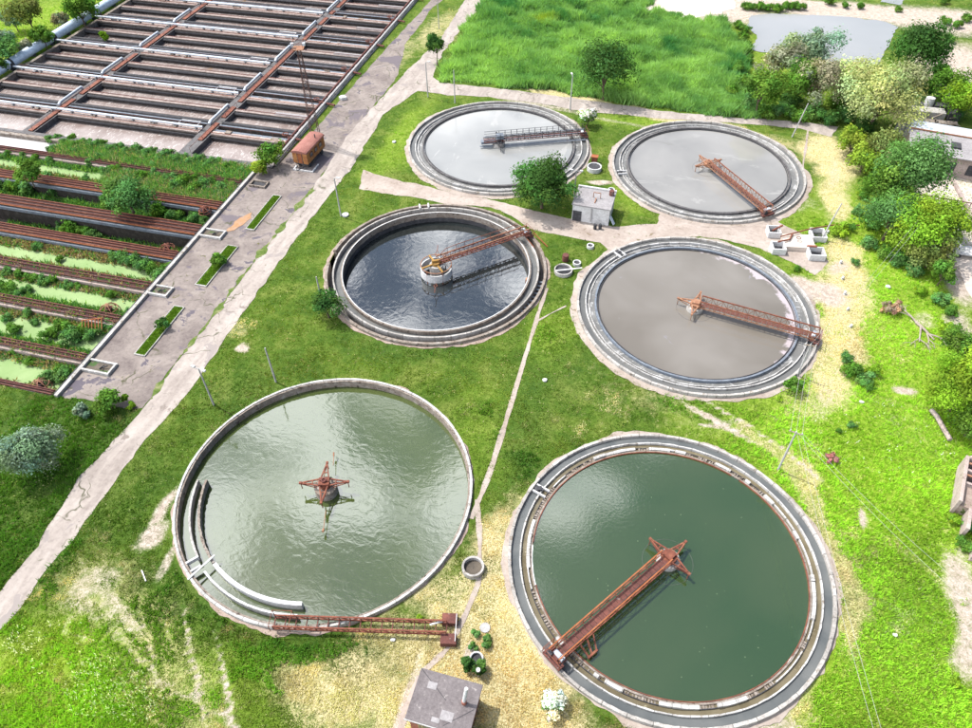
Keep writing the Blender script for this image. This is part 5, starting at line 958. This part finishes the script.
x, y = W(144, 576, .1); o = MB().bar((-.6, .5, .08), (.5, -.45, .08), .12, .1).build('board', M['white']); o.location = (x, y, 0); tag(o, 'white board lying in the grass left of the rippled tank', 'board')

# valve chambers: four open concrete boxes around a slab
x, y = W(797.5, 241.5, .6); q = empty('valve_chambers', (x, y, 0), 'white concrete block with four open corner chambers and rusty pipes', 'concrete structure', None, R(9)); q.scale = (.84, .84, .84)
MB().box(-2.6, 2.8, -2.0, 2.0, 0, .9).build('slab', M['slab'], q)
def obox(x0, x1, y0, y1, z1, w_=.22):
    b = MB().box(x0, x1, y0, y0+w_, 0, z1).box(x0, x1, y1-w_, y1, 0, z1).box(x0, x0+w_, y0+w_+.001, y1-w_-.001, 0, z1).box(x1-w_, x1, y0+w_+.001, y1-w_-.001, 0, z1).build('chamber', M['white'], q, .03); MB().box(x0+w_+.002, x1-w_-.002, y0+w_+.002, y1-w_-.002, .02, .25).build('floor', M['dark'], b)
obox(-4.9, -2.61, 1.6, 4.0, 1.25); obox(-5.0, -2.61, -3.4, -.9, 1.25); obox(1.2, 4.0, -4.6, -2.02, 1.25); obox(2.81, 5.4, .9, 3.9, 1.2)
mb = MB().tube([(-4.2, 2.2, 1.3), (-2.3, 3.4, 1.7)], .18, 8).tube([(-3.8, -1.2, 1.3), (-1.6, -.2, 1.2), (-.6, 1.8, 1.2)], .16, 8).tube([(1.2, -1.9, 1.2), (2.6, -2.6, 1.7)], .2, 8).tube([(-3, .6, 1.2), (2.4, 2.9, 1.5), (7, 5.2, 1.0), (12.5, 6.2, .6)], .12, 8); mb.build('pipe', M['rust'], q)
mb = MB().ring(.3, .42, 1.5, 1.58, n=16); mb.build('hand_wheel', M['rust_dark'], q)

# small white house
x0, y0 = W(572, 221); P = [Vector(W(*p, 0)) for p in ((571.5,220),(608,226))]; hx = (P[1]-P[0]).length/2; x, y = (P[0]+P[1])/2
q = empty('pump_house', (x, y, 0), 'small white flat roofed house between the tanks with a dark doorway', 'house', None, math.atan2((P[1]-P[0]).y, (P[1]-P[0]).x))
MB().box(-hx, hx, 0, 5.0, 0, 2.9).build('wall', M['white'], q); MB().box(-hx-.15, hx+.15, -.15, 5.2, 2.901, 3.1).build('roof', M['roof_grey'], q, .03)
MB().box(-hx+.1, -hx+1.5, -.06, -.01, .05, 1.9).build('door', M['dark'], q); MB().box(-hx-.15, hx+.15, 4.9, 5.2, 3.101, 3.35).build('parapet', M['white'], q)
mb = MB().bar((-.2, 2.6, 3.1), (-.2, 2.6, 4.0), .1).bar((.9, 2.6, 3.1), (.9, 2.6, 4.0), .1).bar((-.2, 2.6, 4.0), (.9, 2.6, 4.0), .1).bar((.3, 1.0, 3.15), (.3, 2.2, 3.3), .14); mb.build('roof_frame', M['rust_pale'], q); MB().tube([(hx-.5, 4.0, 3.1), (hx-.5, 4.0, 3.9)], .4, 12).build('roof_vent', M['rust_dark'], q)
MB().bar((.1, -.12, .4), (.1, -.12, 2.7), .18).build('downpipe', M['pole'], q); MB().bar((hx+.1, .4, 1.6), (hx+.9, .1, .4), .5, .08).build('awning', M['pipe'], q)
for i, uu in enumerate([595, 600]): 
    x, y = W(uu, 227.5, .3); o = MB().tube([(0,0,0),(0,0,.9)], .26, 12).build('canister', M['dark']); o.location = (x, y, 0); tag(o, ['dark canister in front of the small white house, left one', 'dark canister in front of the small white house, right one'][i], 'canister')

# brick building at the bottom
zt = 3.2; P = [Vector(W(*p, zt)) for p in ((421,667),(482,685),(470,737),(405,719))]; c_ = sum(P, Vector((0, 0)))/4
ax = ((P[1]-P[0])+(P[2]-P[3])).normalized(); ang = math.atan2(ax.y, ax.x); hx = ((P[1]-P[0]).length+(P[2]-P[3]).length)/4; hy = ((P[0]-P[3]).length+(P[1]-P[2]).length)/4
q = empty('brick_building', (c_.x, c_.y, 0), 'square brick building with a dark stained flat roof at the bottom edge', 'building', None, ang)
MB().box(-hx+.25, hx-.25, -hy+.25, hy-.25, 0, zt-.18).build('wall', M['brick'], q); MB().box(-hx, hx, -hy, hy, zt-.179, zt).build('roof', M['roof_felt'], q, .03)
MB().bar((-hx+.1, hy-.1, zt+.004), (.1, .1, zt+.004), .05, .02).bar((hx-.2, 0, zt+.004), (.5, -hy+.3, zt+.004), .05, .02).build('roof_seam', M['dark'], q)
MB().tube([(hx-1.15, hy-1.9, zt), (hx-1.15, hy-1.9, zt+.5)], .22, 12).build('chimney_base', M['brick'], q); MB().tube([(hx-1.15, hy-1.9, zt+.5), (hx-1.0, hy-1.5, zt+2.4)], .16, 12).build('chimney_pipe', M['white'], q)
MB().box(-hx-.06, hx+.06, -hy-.1, -hy-.005, zt-.16, zt-.04).build('gutter', M['pole'], q)
for (xa, ya, w2, h2) in ((-hx*.5, hy*.45, .8, .6), (hx*.2, -hy*.5, 1.1, .8), (-hx*.1, -hy*.75, .7, .4)): MB().box(xa-w2/2, xa+w2/2, ya-h2/2, ya+h2/2, zt+.001, zt+.02).build('felt_patch', M['roof_grey'], q)
MB().box(-.6, .6, -hy+.18, -hy+.24, .1, 2.1).build('door', M['rust_dark'], q); MB().box(-hx+1, -hx+2.2, -hy+.18, -hy+.24, 1, 2.1).build('window', M['glass'], q)
x, y = W(478.5, 677, 0); q = empty('vent_post', (x, y, 0), 'thin white capped post behind the brick building', 'post'); MB().tube([(0,0,0),(0,0,1.5)], .06, 8).build('shaft', M['pole'], q); MB().tube([(0,0,1.5),(0,0,1.75)], .2, 10).build('cap', M['white'], q)

# ------------------------------------------------------------------ right edge buildings
P = [Vector(W(*p, 4)) for p in ((914,126),(985,138),(985,162),(908,147))]; c_ = sum(P, Vector((0, 0)))/4; ax = (P[1]-P[0]).normalized(); ang = math.atan2(ax.y, ax.x)
x, y = W(911, 147, 4); q = empty('long_building', (x, y, 0), 'long low building with a grey roof, two skylights and a pale upper strip', 'building', None, ang)
MB().box(0, 26, 0, 8.5, 0, 3.6).build('wall', M['concrete_pink'], q)
mb = MB().add([(-.3, -.5, 3.6), (26.3, -.5, 3.6), (26.3, 5.8, 4.3), (-.3, 5.8, 4.3), (-.3, -.5, 3.75), (26.3, -.5, 3.75), (26.3, 5.8, 4.45), (-.3, 5.8, 4.45)], [(0,3,2,1),(4,5,6,7),(0,1,5,4),(1,2,6,5),(2,3,7,6),(3,0,4,7)]); mb.build('roof', M['roof_grey'], q)
MB().box(-.3, 26.3, 5.85, 9, 3.605, 4.6).build('upper_roof', M['pipe'], q); MB().bar((-.3, 5.8, 4.6), (26.3, 5.8, 4.6), .2, .2).build('ridge_trim', M['rust_pale'], q)
for s in (2.6, 6.2): MB().box(s, s+1.5, 2.0, 3.8, 3.95, 4.35).build('skylight', M['dark'], q)
for s in (1.5, 5.5, 9.5): MB().box(s, s+2.2, -.05, -.005, .8, 2.6).build('doorway', M['dark'], q)
# paved court in front of it
sheet('court', Wp([(915,163),(990,175),(990,340),(972,300),(955,262),(950,225),(925,205),(905,180)]), .030, M['slab'], .3, 1, 21)
x, y = W(962, 190, 0); o = MB().bar((0, -9, .25), (-1.5, 6, .25), .5, .5).build('low_wall', M['concrete_pink']); o.location = (x, y, 0); tag(o, 'low concrete wall across the pale court at the right edge', 'wall')
x, y = W(968, 205, 0); o = MB().bar((-9, 0, .9), (6, -1.4, .9), .12, .12).bar((-6, -.3, 0), (-6, -.3, .9), .1).bar((0, -.8, 0), (0, -.8, .9), .1).build('pipe_rail', M['rust_dark']); o.location = (x, y, 0); tag(o, 'dark red pipe rail crossing the pale court', 'rail')
x, y = W(968, 252, .5); q = empty('flatbed_cart', (x, y, 0), 'pale low cart with dark gaps parked in the court at the right edge', 'cart'); MB().box(-2.2, 3, -1.2, 1.2, .6, .8).box(-2.2, -1.4, -1.2, 1.2, .8, 1.5).build('bed', M['white'], q, .03); [MB().tube([(xx, s*1.1-.12, .35), (xx, s*1.1+.12, .35)], .35, 12).build('wheel', M['dark'], q) for xx in (-1.4, 2) for s in (-1, 1)]
# ruined machinery above the long roof
x, y = W(934, 117, .6); q = empty('ruined_machine', (x, y, 0), 'heap of broken pale concrete and dark machinery behind the long roof', 'ruin')
MB().box(-4.5, 1.5, -1, 1.2, 0, 1.9).build('block', M['concrete'], q, .05); MB().box(-4.8, 3.5, -3.4, -2.0, 0, 1.1).build('block', M['concrete_stained'], q, .05)
mb = MB().box(-4, -1.8, 2.0, 3.6, .2, 1.7).box(0, 2.6, 2.0, 3.6, .2, 1.9).box(2.2, 4.2, -.5, 1.6, .3, 1.8); mb.build('machine', M['dark'], q, .05)
MB().tube([(-.9, 3.0, 0), (-.9, 3.2, 2.8)], [.9, .8], 14).build('tank', M['white'], q); mb = MB()
for i in range(16): a_ = random.uniform(0, 6); xx, yy = random.uniform(-4.5, 5), random.uniform(-4, 2); mb.bar((xx, yy, .9), (xx+1.6*math.cos(a_), yy+1.2*math.sin(a_), random.uniform(.6, 2)), .22, .12)
mb.build('debris', M['concrete_stained'], q)
x, y = W(892, 130, .6); q = empty('stone_heap', (x, y, 0), 'slanting pale broken slabs under the big pale willow', 'ruin'); mb = MB()
for i in range(5): mb.bar((i*.9, -1.8, .2), (i*.9+1.4, 1.8, 1.5+.3*i), .7, .2)
mb.build('slab', M['concrete'], q)
# roofless ruin at the right edge
x, y = W(965, 457, 2); q = empty('roofless_ruin', (x, y, 0), 'roofless pale brick ruin with open rooms at the right edge', 'ruin', None, R(-16)); mb = MB()
mb.box(0, .35, -6.8, 0, 0, 2.4).box(.351, 9, -.35, 0, 0, 2.6).box(.351, 9, -2.1, -1.8, 0, 2.3).box(.351, 9, -3.7, -3.4, 0, 2.0).box(1.2, 1.55, -9.6, -6.8, 0, 1.9).box(1.551, 9, -6.9, -6.6, 0, 1.8).box(2.4, 9, -12, -9.7, 0, 1.4).box(3.5, 3.8, -1.799, -.351, 0, 2.3); mb.build('wall', M['concrete_pink'], q, .03)
MB().box(.36, 9, -1.79, -.36, .05, .2).box(.36, 9, -3.39, -2.11, .05, .5).build('floor', M['dark'], q); MB().box(.36, 9, -6.59, -3.71, .05, 1.5).build('rubble_fill', M['rubble'], q)
MB().bar((.4, -1.1, 2.4), (9, -1.1, 2.5), .2, .15).bar((.4, -2.7, 2.2), (9, -2.7, 2.2), .2, .15).build('beam', M['rust_pale'], q)
P = [Vector((*W(u, v, .35), .4)) for u, v in ((931,410),(937,417),(943,428),(950,440))]; o = MB().tube(P, .28, 10).build('concrete_pipe', M['concrete_pink']); tag(o, 'pale bent pipe lying in grass left of the large right edge tree', 'pipe')
# fallen branches
x, y = W(917, 327, .2); q = empty('fallen_branch', (x, y, 0), 'pale dead fallen branches in the bright meadow', 'branch'); mb = MB()
def br(p, d, L_, r_, dp):
    p2 = p+d*L_; mb.tube([p, (p+p2)/2+Vector((0, 0, .12)), p2], [r_, r_*.8, r_*.5], 6)
    if dp:
        for s in (-1, 1): br(p+d*L_*random.uniform(.45, .9), (d+Vector((-d.y, d.x, .1))*s*random.uniform(.5, 1)).normalized(), L_*.62, r_*.55, dp-1)
br(Vector((0, 1.0, .2)), Vector((.5, -.85, 0)).normalized(), 3.6, .2, 3); br(Vector((0, 1.0, .25)), Vector((-.55, .8, .05)).normalized(), 2.4, .13, 3); br(Vector((.5, .3, .25)), Vector((-.2, -1, 0)).normalized(), 3.4, .14, 2); mb.build('limb', M['deadwood'], q)

# leaves and scum flakes floating on the dark green tank
n = 45; a = rng.uniform(0, 2*PI, n); r = 13.3*np.sqrt(rng.random(n)); fx = TC[6][0]+r*np.cos(a); fy = TC[6][1]+r*np.sin(a); s_ = rng.uniform(.02, .05, n); t_ = rng.uniform(0, PI, n)
V = np.stack([np.stack([fx+s_*np.cos(t_+k*PI/2), fy+s_*np.sin(t_+k*PI/2), np.full(n, .112)], 1) for k in range(4)], 1).reshape(-1, 3)
tag(link('floating_scum', np_mesh('floating_scum', V, np.arange(n*4).reshape(-1, 4), None, np.tile([.28, .32, .24], (n*4, 1))), M['tuft']), 'tiny pale flakes floating on the dark green tank water', 'scum', kind='stuff')
